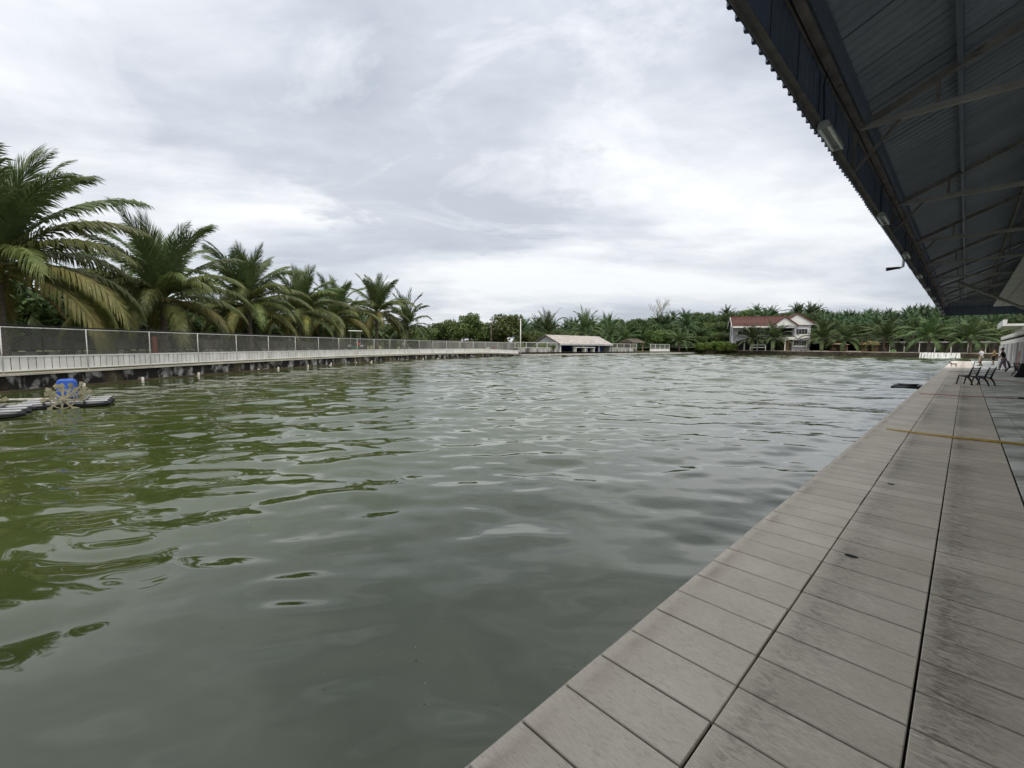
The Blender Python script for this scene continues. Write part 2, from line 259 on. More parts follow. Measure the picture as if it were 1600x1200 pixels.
# ------------------------------------------------------------------ mesh helpers
class MB:
    def __init__(s): s.v = []; s.f = []
    def add(s, vs, fs):
        o = len(s.v); s.v += [tuple(x) for x in vs]; s.f += [tuple(i + o for i in f) for f in fs]; return s
    def box(s, x0, x1, y0, y1, z0, z1):
        return s.add([(x0, y0, z0), (x1, y0, z0), (x1, y1, z0), (x0, y1, z0), (x0, y0, z1), (x1, y0, z1), (x1, y1, z1), (x0, y1, z1)],
                     [(0, 3, 2, 1), (4, 5, 6, 7), (0, 1, 5, 4), (1, 2, 6, 5), (2, 3, 7, 6), (3, 0, 4, 7)])
    def tube(s, pts, rad, n=6, caps=True):
        pts = [Vector(p) for p in pts]; rad = rad if isinstance(rad, (list, tuple)) else [rad] * len(pts)
        vs = []; fs = []; ref = None
        for i, p in enumerate(pts):
            tg = (pts[min(i + 1, len(pts) - 1)] - pts[max(i - 1, 0)]).normalized()
            if ref is None: ref = Vector((0, 0, 1)) if abs(tg.z) < 0.9 else Vector((1, 0, 0))
            a = tg.cross(ref).normalized(); b = a.cross(tg).normalized(); ref = b
            for k in range(n):
                an = 2 * math.pi * k / n; vs.append(p + a * math.cos(an) * rad[i] + b * math.sin(an) * rad[i])
        for i in range(len(pts) - 1):
            for k in range(n):
                k2 = (k + 1) % n; fs.append((i * n + k, i * n + k2, (i + 1) * n + k2, (i + 1) * n + k))
        if caps: fs.append(tuple(range(n))[::-1]); fs.append(tuple((len(pts) - 1) * n + k for k in range(n)))
        return s.add(vs, fs)
    def bar(s, p0, p1, wd, ht, upv=(0, 0, 1)):
        p0 = Vector(p0); p1 = Vector(p1); tg = (p1 - p0).normalized(); u = Vector(upv)
        a = tg.cross(u)
        if a.length < 1e-4: a = tg.cross(Vector((1, 0, 0)))
        a.normalize(); b = a.cross(tg).normalized(); vs = []
        for p in (p0, p1):
            for x, y in ((-1, -1), (1, -1), (1, 1), (-1, 1)): vs.append(p + a * x * wd / 2 + b * y * ht / 2)
        return s.add(vs, [(0, 1, 2, 3), (7, 6, 5, 4), (0, 4, 5, 1), (1, 5, 6, 2), (2, 6, 7, 3), (3, 7, 4, 0)])
    def prism(s, poly, axis, a0, a1):
        n = len(poly); vs = []
        for a in (a0, a1):
            for (u, v) in poly: vs.append({'x': (a, u, v), 'y': (u, a, v), 'z': (u, v, a)}[axis])
        return s.add(vs, [tuple(range(n))[::-1], tuple(range(n, 2 * n))] + [(i, (i + 1) % n, n + (i + 1) % n, n + i) for i in range(n)])
    def ellip(s, c, r, nu=10, nv=7):
        vs = [(c[0], c[1], c[2] - r[2])]; fs = []
        for j in range(1, nv):
            th = math.pi * j / nv
            for i in range(nu):
                ph = 2 * math.pi * i / nu; vs.append((c[0] + r[0] * math.sin(th) * math.cos(ph), c[1] + r[1] * math.sin(th) * math.sin(ph), c[2] - r[2] * math.cos(th)))
        vs.append((c[0], c[1], c[2] + r[2])); e = len(vs) - 1
        for i in range(nu):
            fs.append((0, 1 + (i + 1) % nu, 1 + i)); fs.append((e, e - nu + i, e - nu + (i + 1) % nu))
            for j in range(nv - 2):
                a = 1 + j * nu; fs.append((a + i, a + (i + 1) % nu, a + nu + (i + 1) % nu, a + nu + i))
        return s.add(vs, fs)
    def mesh(s, name, m, smooth=False):
        me = bpy.data.meshes.new(name); me.from_pydata(s.v, [], s.f); me.materials.append(MATS[m])
        bm = bmesh.new(); bm.from_mesh(me); bmesh.ops.recalc_face_normals(bm, faces=bm.faces); bm.to_mesh(me); bm.free()
        if smooth: me.polygons.foreach_set('use_smooth', [True] * len(me.polygons))
        return me
    def build(s, name, m, parent=None, smooth=False, bevel=0.0, loc=None, rotz=0.0):
        o = bpy.data.objects.new(name, s.mesh(name, m, smooth)); COL.objects.link(o); o.parent = parent
        if loc is not None: o.location = loc
        if rotz: o.rotation_euler = (0, 0, rotz)
        if bevel > 0:
            bv = o.modifiers.new('bevel', 'BEVEL'); bv.width = bevel; bv.segments = 2; bv.limit_method = 'ANGLE'
        return o
def tag(o, label=None, cat=None, group=None, kind=None):
    if label: o['label'] = label
    if cat: o['category'] = cat
    if group: o['group'] = group
    if kind: o['kind'] = kind
    return o
def thing(name, label, cat, loc=(0, 0, 0), rotz=0.0, group=None):
    o = bpy.data.objects.new(name, None); COL.objects.link(o); o.location = loc; o.rotation_euler = (0, 0, rotz); o.empty_display_size = 0.2
    return tag(o, label, cat, group)
def put(name, mesh, parent=None, loc=(0, 0, 0), rot=(0, 0, 0), scale=(1, 1, 1)):
    o = bpy.data.objects.new(name, mesh); COL.objects.link(o); o.parent = parent; o.location = loc; o.rotation_euler = rot; o.scale = scale; return o
dv = Vector((math.sin(YAW), math.cos(YAW), 0)); nv = Vector((math.cos(YAW), -math.sin(YAW), 0))
def D(s, t, z=0.0): return nv * s + dv * t + Vector((0, 0, z))
RZ = -YAW        # local x = inland from the water, local y = along the deck

# ------------------------------------------------------------------ the setting: ground, hill, water
WZ = -0.28
LW = [(-19.4, -12.0), (-19.2, 4.0), (-18.9, 16.5), (-18.1, 29.0), (-16.0, 43.0), (-13.1, 53.5), (-9.2, 62.3), (-4.1, 70.0), (1.2, 77.6)]
SF, TF = -55.6, 131.0                                    # far side of the pond (parallel to the deck) and its far end
def gauss(x, y, cx_, cy_, s_): return math.exp(-((x - cx_) ** 2 + (y - cy_) ** 2) / (2 * s_ * s_))
def hill_z(x, y):
    h = 13.5 * gauss(x, y, 215, 140, 60) + 8.5 * gauss(x, y, 92, 235, 55) + 3.0 * gauss(x, y, 150, 205, 45)
    return h
GZ = 0.40
hole = [Vector((x - 0.15, y, 0)) for x, y in LW] + [D(SF - 0.1, 56.5), D(SF - 0.1, TF + .2), D(40, TF + .2), D(40, -45), Vector((-19.5, -60, 0))]
outer = [Vector(p) for p in ((-1500, -1500, 0), (2500, -1500, 0), (2500, 2500, 0), (-1500, 2500, 0))]
tri = tessellate_polygon([outer, hole]); allv = outer + hole
g = MB(); g.add([(p.x, p.y, GZ) for p in allv], tri)
tag(g.build('ground', 'grass'), kind='structure')
# hill grid (rises from the far bank)
hb = MB(); nx, ny = 70, 60; vs = []
for j in range(ny):
    for i in range(nx):
        x = -60 + i * 7.0; y = 128 + j * 6.0
        vs.append((x, y, hill_z(x, y) + 0.3 * math.sin(x * .3) * math.cos(y * .23)))
fs = [(j * nx + i, j * nx + i + 1, (j + 1) * nx + i + 1, (j + 1) * nx + i) for j in range(ny - 1) for i in range(nx - 1)]
hill = hb.add(vs, fs).build('hill', 'hill_ground', smooth=True); tag(hill, kind='structure')

def make_water():
    rs = [0.7]
    while rs[-1] < 185: rs.append(rs[-1] + max(0.02, 0.0062 * rs[-1] ** 1.1))
    rs = np.array(rs); an = np.radians(np.arange(-104, 74.01, 0.17))
    nr, na = len(rs), len(an)
    X = np.outer(rs, np.sin(an)); Y = np.outer(rs, np.cos(an)); Z = np.zeros_like(X)
    rg = np.random.RandomState(5); dr = np.gradient(rs)[:, None]
    lee = np.clip((-(X * math.cos(YAW) - Y * math.sin(YAW)) - 1.0) / 14.0, 0, 1)       # distance off the deck edge
    lee = 0.55 + 0.45 * lee
    nw = 80
    for k in range(nw):
        lam = math.exp(rg.uniform(math.log(0.36), math.log(2.8)))
        th = math.pi * 0.5 + R(12) + rg.normal(0, 0.62); K = 2 * math.pi / lam
        slope = 0.088 * math.sqrt(2.0 / nw) * (1.25 if lam < 1.4 else 0.8)
        amp = slope / K * (lee if lam < 1.1 else 0.5 + 0.5 * (lee - .55) / .45)
        fade = np.clip((lam / dr - 2.6) / 2.5, 0, 1)
        ph = rg.uniform(0, 6.28)
        arg = K * (X * math.cos(th) + Y * math.sin(th)) + ph
        Z += amp * fade * (np.sin(arg) + 0.18 * np.sin(2 * arg + 0.5 * np.pi))
    chop = np.clip(((X * math.sin(YAW) + Y * math.cos(YAW)) - 8.0) / 40.0, 0, 1)          # longer wind waves down the pond
    for k in range(40):
        lam = math.exp(rg.uniform(math.log(1.9), math.log(6.5))); th = math.pi * 0.5 - R(20) + rg.normal(0, 0.5); K = 2 * math.pi / lam
        amp = 0.15 * math.sqrt(2.0 / 40) / K * chop * np.clip((lam / dr - 2.2) / 2.0, 0, 1)
        arg = K * (X * math.cos(th) + Y * math.sin(th)) + rg.uniform(0, 6.28); Z += amp * (np.sin(arg) + 0.22 * np.sin(2 * arg + 0.5 * np.pi))
    v = np.stack([X, Y, Z + WZ], -1).reshape(-1, 3).astype(np.float32)
    idx = np.arange(nr * na).reshape(nr, na)
    q = np.stack([idx[:-1, :-1], idx[1:, :-1], idx[1:, 1:], idx[:-1, 1:]], -1).reshape(-1, 4)[:, ::-1]
    me = bpy.data.meshes.new('water'); me.vertices.add(len(v)); me.vertices.foreach_set('co', v.ravel())
    me.loops.add(q.size); me.loops.foreach_set('vertex_index', q.ravel().astype(np.int32))
    me.polygons.add(len(q)); me.polygons.foreach_set('loop_start', np.arange(0, q.size, 4, dtype=np.int32)); me.polygons.foreach_set('loop_total', np.full(len(q), 4, dtype=np.int32))
    me.polygons.foreach_set('use_smooth', np.ones(len(q), dtype=bool)); me.update(); me.validate()
    me.materials.append(MATS['pond_water'])
    o = bpy.data.objects.new('water', me); COL.objects.link(o); tag(o, kind='structure'); return o
make_water()
fk = MB(); rg0 = random.Random(21)
for k in range(60):      # drifting flecks of foam and leaf litter
    r_ = 2.2 + 11 * rg0.random() ** 1.3; a_ = R(rg0.uniform(-45, 22)); x, y = r_ * math.sin(a_), r_ * math.cos(a_)
    if x * math.cos(YAW) - y * math.sin(YAW) > -1.5: continue
    q = rg0.uniform(.003, .007); c_ = rg0.uniform(0, 3); fk.add([(x + q * math.cos(c_ + j * 1.26) * rg0.uniform(.6, 1.2), y + q * math.sin(c_ + j * 1.26) * rg0.uniform(.6, 1.2), WZ + .035) for j in range(5)] + [(x, y, WZ + .04)], [(0, 1, 5), (1, 2, 5), (2, 3, 5), (3, 4, 5), (4, 0, 5)])
mat('fleck', (0.42, 0.44, 0.40), None, rough=0.8)
tag(fk.build('floating_flecks', 'fleck'), 'tiny pale flecks of foam and litter drifting on the near water', 'litter', kind='stuff')

# far bank: raised earth terrace with a dark retaining edge
bank = MB(); bank.box(-90, 46, TF, TF + 40, -1.0, 0.82)
bk = bank.build('bank', 'bank_earth', loc=(0, 0, 0), rotz=RZ); tag(bk, kind='structure')
bw = MB(); bw.box(-56, 46, TF - 0.3, TF - 0.01, -1.2, 0.72)
mat('bank_dark', (0.030, 0.024, 0.018), (0.085, 0.07, 0.05), 0.8, 0.95, 0.01, c3=(0.16, 0.14, 0.11), scale3=1.4, lo3=0.6, hi3=0.7)
tag(bw.build('bank_retaining_wall', 'bank_dark', rotz=RZ), 'low dark stained retaining wall along the far bank below the house', 'wall')
# far left platform edge below the shed
pf = MB(); pf.box(SF - 9, SF, 55.2, TF - 0.4, -1.2, 0.10)
tag(pf.build('platform', 'concrete', rotz=RZ), kind='structure')

# ------------------------------------------------------------------ deck with tiles
SE = -1.246
TW, TL = 0.60, 0.30
deck = thing('deck', None, None, rotz=RZ); tag(deck, kind='structure')
sb = MB(); sb.box(SE + 0.012, 13, -7, 86, -1.3, -0.021); sb.build('deck_slab', 'joint_dark', deck)
def chamfer_box(lx, ly, h, c, rough_edge=0.0):
    b = MB(); x, y = lx / 2, ly / 2
    vs = [(-x, -y, -h), (x, -y, -h), (x, y, -h), (-x, y, -h), (-x, -y, -c), (x, -y, -c), (x, y, -c), (-x, y, -c), (-x + c, -y + c, 0), (x - c, -y + c, 0), (x - c, y - c, 0), (-x + c, y - c, 0)]
    return b.add(vs, [(0, 1, 5, 4), (1, 2, 6, 5), (2, 3, 7, 6), (3, 0, 4, 7), (4, 5, 9, 8), (5, 6, 10, 9), (6, 7, 11, 10), (7, 4, 8, 11), (8, 9, 10, 11)])
T0 = 0.98045 - 0.3 * 8
W0 = 0.5853
cols = [(SE, SE + W0 - 0.005), (SE + W0 + 0.005, SE + W0 + 0.595), (SE + W0 + 0.605, SE + W0 + 1.195)]
meshes = [chamfer_box(b - a, TL - 0.009, 0.02, 0.004).mesh('tile', 'deck_tile') for a, b in cols]
NR = 100
for i in range(NR):
    for c, (a, b) in enumerate(cols):
        t = T0 + TL * (i + 0.5)
        put('tile', meshes[c], deck, ((a + b) / 2 + (rnd.uniform(-.003, .003) if c == 0 else 0), t, rnd.uniform(-0.0012, 0.0012)), (rnd.uniform(-.002, .002), rnd.uniform(-.001, .001), rnd.uniform(-.0015, .0015)))
rest = MB()
for i in range(NR, int((86 - T0) / TL)):
    t = T0 + TL * i
    for a, b in cols: rest.box(a, b, t + .003, t + TL - .003, -0.02, rnd.uniform(-0.0012, 0.0012))
tag(rest.build('far_tiles', 'deck_tile', deck), kind='stuff')
fb = MB(); fb.box(SE - 0.004, SE + 0.011, -7, 86, -1.3, -0.006); fb.build('deck_edge_face', 'concrete', deck)
walk = thing('walkway', None, None, rotz=RZ); tag(walk, kind='structure')
rm = chamfer_box(0.292, 0.592, 0.02, 0.004).mesh('rough_tile', 'rough_tile')
s0 = SE + W0 + 1.21
for i in range(50):
    for c in range(6):
        t = 5.0 + i * 0.6; s_ = s0 + 0.15 + c * 0.3
        if s_ > 0.075 * t + 0.35: continue
        put('rough_tile', rm, walk, (s_, t + 0.3, rnd.uniform(-.003, .001)), (rnd.uniform(-.004, .004), rnd.uniform(-.004, .004), 0))
rr = MB()
for i in range(-20, 142):
    for c in range(9):
        t = 5.0 + i * 0.6; s_ = s0 + 0.15 + c * 0.3
        if 0 <= i < 50 and c < 6 and s_ <= 0.075 * t + 0.35: continue
        rr.box(s_ - .147, s_ + .147, t + .003, t + .597, -0.02, rnd.uniform(-.003, .001))
tag(rr.build('far_rough_tiles', 'rough_tile', walk), kind='stuff')
sbk = MB(); sbk.box(s0 + 2.72, 13, -7, 86, -0.0205, -0.001); sbk.build('screed', 'concrete', walk)

# ------------------------------------------------------------------ roof canopy over the deck
FS, FZ0, FZ1 = -1.55, 4.44, 5.24      # fascia plane and heights
RS, RZ0, RSL = -1.50, 5.30, 0.45      # roof eave, height, slope
TE = 53.0
canopy = thing('roof_canopy', 'dark steel roof canopy with trusses and blue-grey sheets over the tiled deck', 'roof', rotz=RZ)
def ribbed(length, pitch, nrib, depth, wid=0.055):
    pts = []
    for k in range(nrib):
        y = k * pitch
        pts += [(y, 0), (y + pitch - wid - 0.02, 0), (y + pitch - wid, depth), (y + pitch - 0.02, depth)]
    pts.append((nrib * pitch, 0)); return pts
# fascia panels: ribs stand out towards the pond
PW = 1.0
def fascia_mesh(zlo):
    pr = ribbed(1, 0.2, 5, -0.028); b = MB(); vs = []
    for z in (zlo, FZ1 + 0.06): vs += [(x, y * 1.03, z) for y, x in pr]
    for z in (zlo, FZ1 + 0.06): vs += [(x + 0.003, y * 1.03, z) for y, x in pr]
    n = len(pr)
    fs = [(i, i + 1, n + i + 1, n + i) for i in range(n - 1)] + [(2 * n + i, 2 * n + i + 1, 3 * n + i + 1, 3 * n + i) for i in range(n - 1)] + [(i, i + 1, 2 * n + i + 1, 2 * n + i) for i in range(n - 1)]
    return b.add(vs, fs).mesh('fascia_panel', 'fascia_sheet')
fms = [fascia_mesh(FZ0 - d_) for d_ in (0.0, 0.012, -0.01)]
for i in range(60):
    t = -7 + i * PW
    put('fascia_panel', fms[rnd.randrange(3)], canopy, (FS + rnd.uniform(-.004, .004), t, 0.0))
def roof_mesh():
    pr = ribbed(1, 0.2, 5, 0.026, 0.05); b = MB(); vs = []
    for s_ in (RS - 0.12, 6.2): vs += [(s_, y * 1.045, RZ0 + (s_ - RS) * RSL + h) for y, h in pr]
    n = len(pr)
    return b.add(vs, [(i, i + 1, n + i + 1, n + i) for i in range(n - 1)]).mesh('roof_panel', 'roof_sheet')
rmsh = roof_mesh()
for i in range(60):
    put('roof_panel', rmsh, canopy, (0, -7 + i * PW, rnd.uniform(-.003, .003) + 0.10 + 0.006 * (i % 2)))
b = MB(); y0, y1 = -7, TE
# other slope of the roof, out of sight beyond the ridge
vs = [(6.2, y0, RZ0 + (6.2 - RS) * RSL + 0.1), (6.2, y1, RZ0 + (6.2 - RS) * RSL + 0.1), (13.5, y1, 5.4), (13.5, y0, 5.4)]
b.add(vs, [(0, 1, 2, 3)]).build('rear_slope', 'roof_sheet', canopy)
for s_ in (-1.36, -0.34, 0.85, 2.1, 3.4, 4.7):
    z = RZ0 + (s_ - RS) * RSL; q = MB()
    q.box(s_ - 0.03, s_ + 0.03, -7, TE, z - 0.10, z + 0.075); q.build('purlin', 'fascia_sheet' if s_ < 0 else 'steel', canopy)
q = MB(); q.box(FS + 0.004, FS + 0.05, -7, TE, FZ1 - 0.05, FZ1 + 0.03); q.box(FS + 0.05, FS + 0.13, -7, TE, FZ1 + 0.0, FZ1 + 0.03); q.build('eave_beam', 'steel', canopy)
q = MB(); q.box(FS + 0.004, FS + 0.014, -7, TE, FZ0 + 0.015, FZ0 + 0.085); q.box(FS + 0.014, FS + 0.075, -7, TE, FZ0 + 0.075, FZ0 + 0.085); q.build('bottom_angle', 'gutter', canopy)
def truss(t):
    tr = bpy.data.objects.new('truss', None); COL.objects.link(tr); tr.parent = canopy; tr.location = (0, t, 0)
    zt = lambda s_: RZ0 + (s_ - RS) * RSL - 0.05
    zb = 5.24
    MB().bar((RS + 0.05, 0, zt(RS) + 0.0), (6.2, 0, zt(6.2)), 0.06, 0.10).build('top_chord', 'steel', tr)
    MB().bar((RS + 0.05, 0, zb), (12.5, 0, zb), 0.06, 0.09).build('bottom_chord', 'steel_pale', tr)
    for s_ in (-0.55, 0.9, 2.35, 3.8, 5.25): MB().bar((s_, 0.004, zb), (s_, 0.004, zt(s_)), 0.045, 0.05, (0, 1, 0)).build('web', 'steel', tr)
    for a, c in ((0.9, 2.35), (2.35, 3.8), (3.8, 5.25)): MB().bar((a, -0.05, zb + 0.03), (c, -0.05, zt(c) - 0.05), 0.04, 0.045, (0, 1, 0)).build('web_diagonal', 'steel', tr)
    MB().bar((FS + 0.06, 0.0, FZ0 + 0.12), (-0.95, 0.0, zb - 0.02), 0.04, 0.045, (0, 1, 0)).build('knee_brace', 'steel', tr)
    MB().bar((FS + 0.028, 0, FZ0 + 0.1), (FS + 0.028, 0, FZ1 - .06), 0.045, 0.05, (0, 1, 0)).build('hanger', 'steel', tr)
for k in range(11): truss(-1.7 + 5.5 * k)
cb = MB(); P = []
for i in range(150):
    t = -6 + i * 0.39; P.append((FS + 0.085, t, FZ1 - 0.10 - 0.05 * abs(math.sin((t + 1.7) / 5.5 * math.pi))))
cb.tube(P, 0.011, 5).build('cable', 'black_pipe', canopy)
for k in range(6):
    MB().tube([(FS + 0.09, 7.3 + 5.35 * k - .4, FZ1 - .13), (FS + .07, 7.3 + 5.35 * k - .42, FZ0 + .5), (FS + 0.09, 7.3 + 5.35 * k - .38, FZ0 + 0.09)], 0.009, 5).build('lamp_wire', 'black_pipe', canopy)
# closed end of the roof
eg = MB(); pr = ribbed(1, 0.2, 40, -0.03); vs = [(FS + a, TE + h, FZ0 + 0.02) for a, h in pr] + [(FS + a, TE + h, 5.25 + min(a * 0.0, 1)) for a, h in pr]; n = len(pr)
eg.add(vs, [(i, i + 1, n + i + 1, n + i) for i in range(n - 1)]).build('end_fascia', 'fascia_sheet', canopy)
gp = MB(); gp.add([(RS - .1, TE + .03, 5.2), (13, TE + .03, 5.2), (6.2, TE + .03, RZ0 + (6.2 - RS) * RSL + .16), (RS - .1, TE + .03, RZ0 + .13)], [(0, 1, 2, 3)]); gp.build('end_gable', 'roof_sheet', canopy)
sf = MB(); sf.box(1.25, 9.0, 8.0, TE - 0.4, 5.075, 5.13); sf.build('ceiling_board', 'soffit', canopy)
dn = MB()
for k in range(26): dn.box(1.68, 1.74, 20 + k * 1.25, 20.22 + k * 1.25, 5.045, 5.074)
dn.build('ceiling_clips', 'steel', canopy)
# fluorescent fittings along the fascia
for k in range(10):
    t = 7.3 + 5.35 * k if k < 6 else 34.05 + (k - 5) * 3.9
    f = thing('fluorescent_fitting', ('twin-tube fluorescent fitting on the roof fascia nearest the camera', 'second twin-tube fluorescent fitting from the camera along the roof fascia', 'third twin-tube fluorescent fitting from the camera along the roof fascia', 'fourth twin-tube fluorescent fitting from the camera along the roof fascia')[k] if k < 4 else 'one of the small distant fluorescent fittings towards the far end of the fascia', 'light fitting', D(FS + 0.10, t, FZ0 + 0.02), RZ, 'fluorescent fittings along the roof fascia'); f.scale = (.85, .85, .85)
    hb_ = MB(); hb_.prism([(-0.05, 0.055), (0.05, 0.055), (0.085, 0.0), (-0.085, 0.0)], 'y', -0.54, 0.54); hb_.build('housing', 'lamp_body', f, bevel=0.006)
    for sx in (-0.06, 0.06): MB().tube([(sx, -0.50, -0.04), (sx, 0.50, -0.04)], 0.022, 8).build('tube', 'lamp_tube', f, smooth=True)
    for sy in (-0.52, 0.52): MB().box(-0.075, 0.075, sy - 0.02, sy + 0.02, -0.05, -0.001).build('end_cap', 'lamp_body', f)
# camera arm sticking out from the fascia
a = thing('camera_arm', 'dark security camera on a short arm sticking out from the roof fascia', 'camera', D(FS - 0.045, 19.0, 4.55), RZ)
MB().tube([(0, 0, 0), (0, 0, -0.28), (-0.1, -0.05, -0.33)], 0.035, 8).build('bracket', 'lamp_body', a)
MB().tube([(-0.08, -0.04, -0.31), (-0.40, -0.14, -0.34)], [0.035, 0.06], 10).build('camera_housing', 'black_plastic', a)
# loose stay pole
sp_ = MB(); sp_.tube([D(-0.55, 33.0, 5.15), D(2.75, 33.9, 3.15)], 0.07, 8)
tag(sp_.build('stay_pole', 'steel_pale', smooth=True), 'long pale pole slanting from the roof trusses down to the building', 'pole')

# ------------------------------------------------------------------ building behind the deck
bd = thing('restaurant_building', 'pale grey building with white ledges and pillars along the back of the deck', 'building', rotz=RZ)
MB().box(3.0, 3.2, -7, 86, 0.0, 2.15).build('wall', 'wall_grey', bd)
MB().box(2.72, 3.3, -7, 76, 2.18, 2.52).build('lower_ledge', 'white_paint', bd)
MB().box(2.62, 3.3, -7, 74, 2.72, 3.0).build('upper_ledge', 'white_paint', bd)
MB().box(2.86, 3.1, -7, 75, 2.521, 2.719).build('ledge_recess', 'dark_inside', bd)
for k in range(14):
    t = 34 + 3.0 * k
    MB().box(2.70, 2.999, t, t + 0.34, 0.0, 2.179).build('pillar', 'white_paint' if k % 2 else 'wall_grey', bd, bevel=0.01)
for k in range(22):
    t = 8 + 3.0 * k
    if t < TE - 1: MB().box(2.95, 3.05, t, t + 0.10, 3.001, 5.074).build('post', 'steel_pale', bd)
for k in range(15):
    MB().box(3.09, 3.12, -7 + 4 * k, -7 + 4 * k + 3.96, 3.001, 5.07).build('upper_panel', 'zinc', bd)
nb = thing('white_annex', 'white two-storey building with projecting flat roof beyond the end of the deck', 'building', D(5.4, 96), RZ)
MB().box(0, 9, 0, 14, -1, 5.0).build('wall', 'white_paint', nb)
MB().box(-2.0, 10, -1.5, 15, 5.001, 5.3).build('roof_slab', 'white_paint', nb)
MB().box(-2.0, -1.6, -1.5, 15, 5.301, 5.9).build('parapet', 'white_paint', nb)
for y in (1.2, 5, 9): 
    MB().box(-0.04, -0.005, y, y + 2, 1.2, 2.8).build('window', 'glass_dark', nb)

# ------------------------------------------------------------------ things on the deck
def plastic_chair(label, s_, t, ang=0.0, group='black plastic chairs on the deck'):
    c = thing('plastic_chair', label, 'chair', D(s_, t), RZ + ang, group); c.scale = (.9, .9, .98)      # faces -x (the water)
    for y in (-0.26, 0.26):
        MB().tube([(-0.34, y, 0.0), (-0.30, y, 0.2), (-0.27, y, 0.40)], [0.026, 0.03, 0.034], 8).build('front_leg', 'black_plastic', c, smooth=True)
        MB().tube([(0.34, y, 0.0), (0.27, y, 0.18), (0.17, y, 0.33), (0.0, y, 0.39), (-0.27, y, 0.42)], [0.026, 0.036, 0.045, 0.036, 0.032], 8).build('rear_leg', 'black_plastic', c, smooth=True)
        MB().tube([(0.14, y, 0.36), (0.20, y, 0.55), (0.25, y, 0.72), (0.31, y, 0.86)], [0.045, 0.040, 0.034, 0.024], 8).build('back_upright', 'black_plastic', c, smooth=True)
    for k in range(5):
        x = -0.27 + k * 0.095
        MB().box(x, x + 0.075, -0.26, 0.26, 0.415 - 0.01 * k, 0.44 - 0.01 * k).build('seat_slat', 'black_plastic', c, bevel=0.008)
    for k in range(4):
        z = 0.52 + k * 0.09; x = 0.19 + 0.032 * k
        MB().bar((x, -0.26, z), (x, 0.26, z), 0.07, 0.018, (-0.45, 0, 1)).build('back_slat', 'black_plastic', c)
    return c
plastic_chair('black plastic chair nearest the water in the middle of the deck', 0.17, 29.3, -0.55)
plastic_chair('black plastic chair right behind the one nearest the water', 0.64, 29.0, -0.45)
plastic_chair('small black plastic chair beside the person in the white shirt', 0.9, 62.3, 0.0)
plastic_chair('black plastic chair pushed against the white pillar', 2.42, 48.4, 3.0)
plastic_chair('black plastic chair at the right edge nearest the building', 2.45, 41.2, 2.6)
pb = MB(); pb.tube([D(-1.01, 11.50, 0.022), D(0.0, 11.36, 0.022), D(1.0, 11.47, 0.026), D(2.6, 11.7, 0.05)], [0.012, 0.019, 0.023, 0.028], 8)
bp_ = pb.build('bamboo_pole', 'bamboo', smooth=True); tag(bp_, 'yellow bamboo pole lying across the deck tiles', 'pole')
for (lab, pts, r_) in (('orange hose lying across the deck just before the two chairs', [(-1.08, 21.7), (-0.6, 21.9), (-0.04, 21.8), (0.6, 22.1), (1.3, 22.2)], 0.013),
                       ('orange hose on the deck behind the chairs, lying towards the building', [(0.75, 34.6), (1.2, 34.0), (1.6, 34.3), (2.5, 33.3)], 0.018),
                       ('farthest orange hose lying across the deck towards the pillars', [(-0.85, 44.4), (0.4, 45.4), (1.9, 45.6), (2.6, 45.2)], 0.015)):
    h = MB(); P = [D(s_, t, r_) for s_, t in pts]
    tag(h.tube(P, r_, 8).build('hose', 'orange_hose', smooth=True), lab, 'hose', 'orange hoses on the deck')
tag(MB().tube([D(1.32, 22.2, 0.03), D(1.5, 22.3, 0.03), D(2.4, 22.4, 0.03)], 0.03, 8).build('rod_grip', 'black_plastic', smooth=True), 'short black pipe lying on the deck at the end of the nearest orange hose', 'pipe')
tag(MB().tube([D(2.66, 47.4, 1.6), D(2.62, 47.0, 1.1), D(2.6, 47.2, 0.5), D(2.58, 47.9, 0.35), D(2.6, 48.2, 0.9), D(2.66, 48.0, 1.5)], 0.02, 6).build('hanging_hose', 'orange_hose', smooth=True), 'orange hose hanging in a loop from the white pillar', 'hose')
# black pedestal fan base near the building
sk_ = MB(); sk_.prism([(-0.35, 0), (0.35, 0), (0.2, 0.35), (0.12, 0.85), (-0.1, 0.85), (-0.2, 0.35)], 'y', -0.22, 0.22)
tag(sk_.build('black_bag', 'cloth_black', bevel=0.05, loc=D(2.42, 39.6, 0.0), rotz=RZ), 'black bag slumped on the deck beside the building', 'bag')
# drain hole with a short cut line in the tile
dh = MB(); dh.prism([(0.045 * math.cos(k * math.pi / 6), 0.03 * math.sin(k * math.pi / 6)) for k in range(12)], 'z', 0.0015, 0.003)
tag(dh.build('drain_hole', 'dark_inside', loc=D(-0.52, 4.25), rotz=RZ), 'small dark drain hole in the second row of deck tiles', 'drain')
dh2 = MB(); dh2.prism([(0.035 * math.cos(k * math.pi / 6), 0.03 * math.sin(k * math.pi / 6)) for k in range(12)], 'z', 0.0015, 0.003)
tag(dh2.build('drain_hole', 'dark_inside', loc=D(-0.52, 6.91), rotz=RZ), 'smaller dark drain hole farther along the second tile row', 'drain')
# floating frame beside the deck
ff = thing('floating_frame', 'black rectangular floating frame on the water against the deck edge', 'float', D(-1.93, 29.4, WZ), RZ)
for p0, p1 in (((-0.45, -1.0, .03), (0.45, -1.0, .03)), ((-0.45, 1.0, .03), (0.45, 1.0, .03)), ((-0.45, -1, .03), (-0.45, 1, .03)), ((0.45, -1, .03), (0.45, 1, .03))):
    MB().tube([p0, p1], 0.09, 10).build('pipe', 'black_plastic', ff, smooth=True)

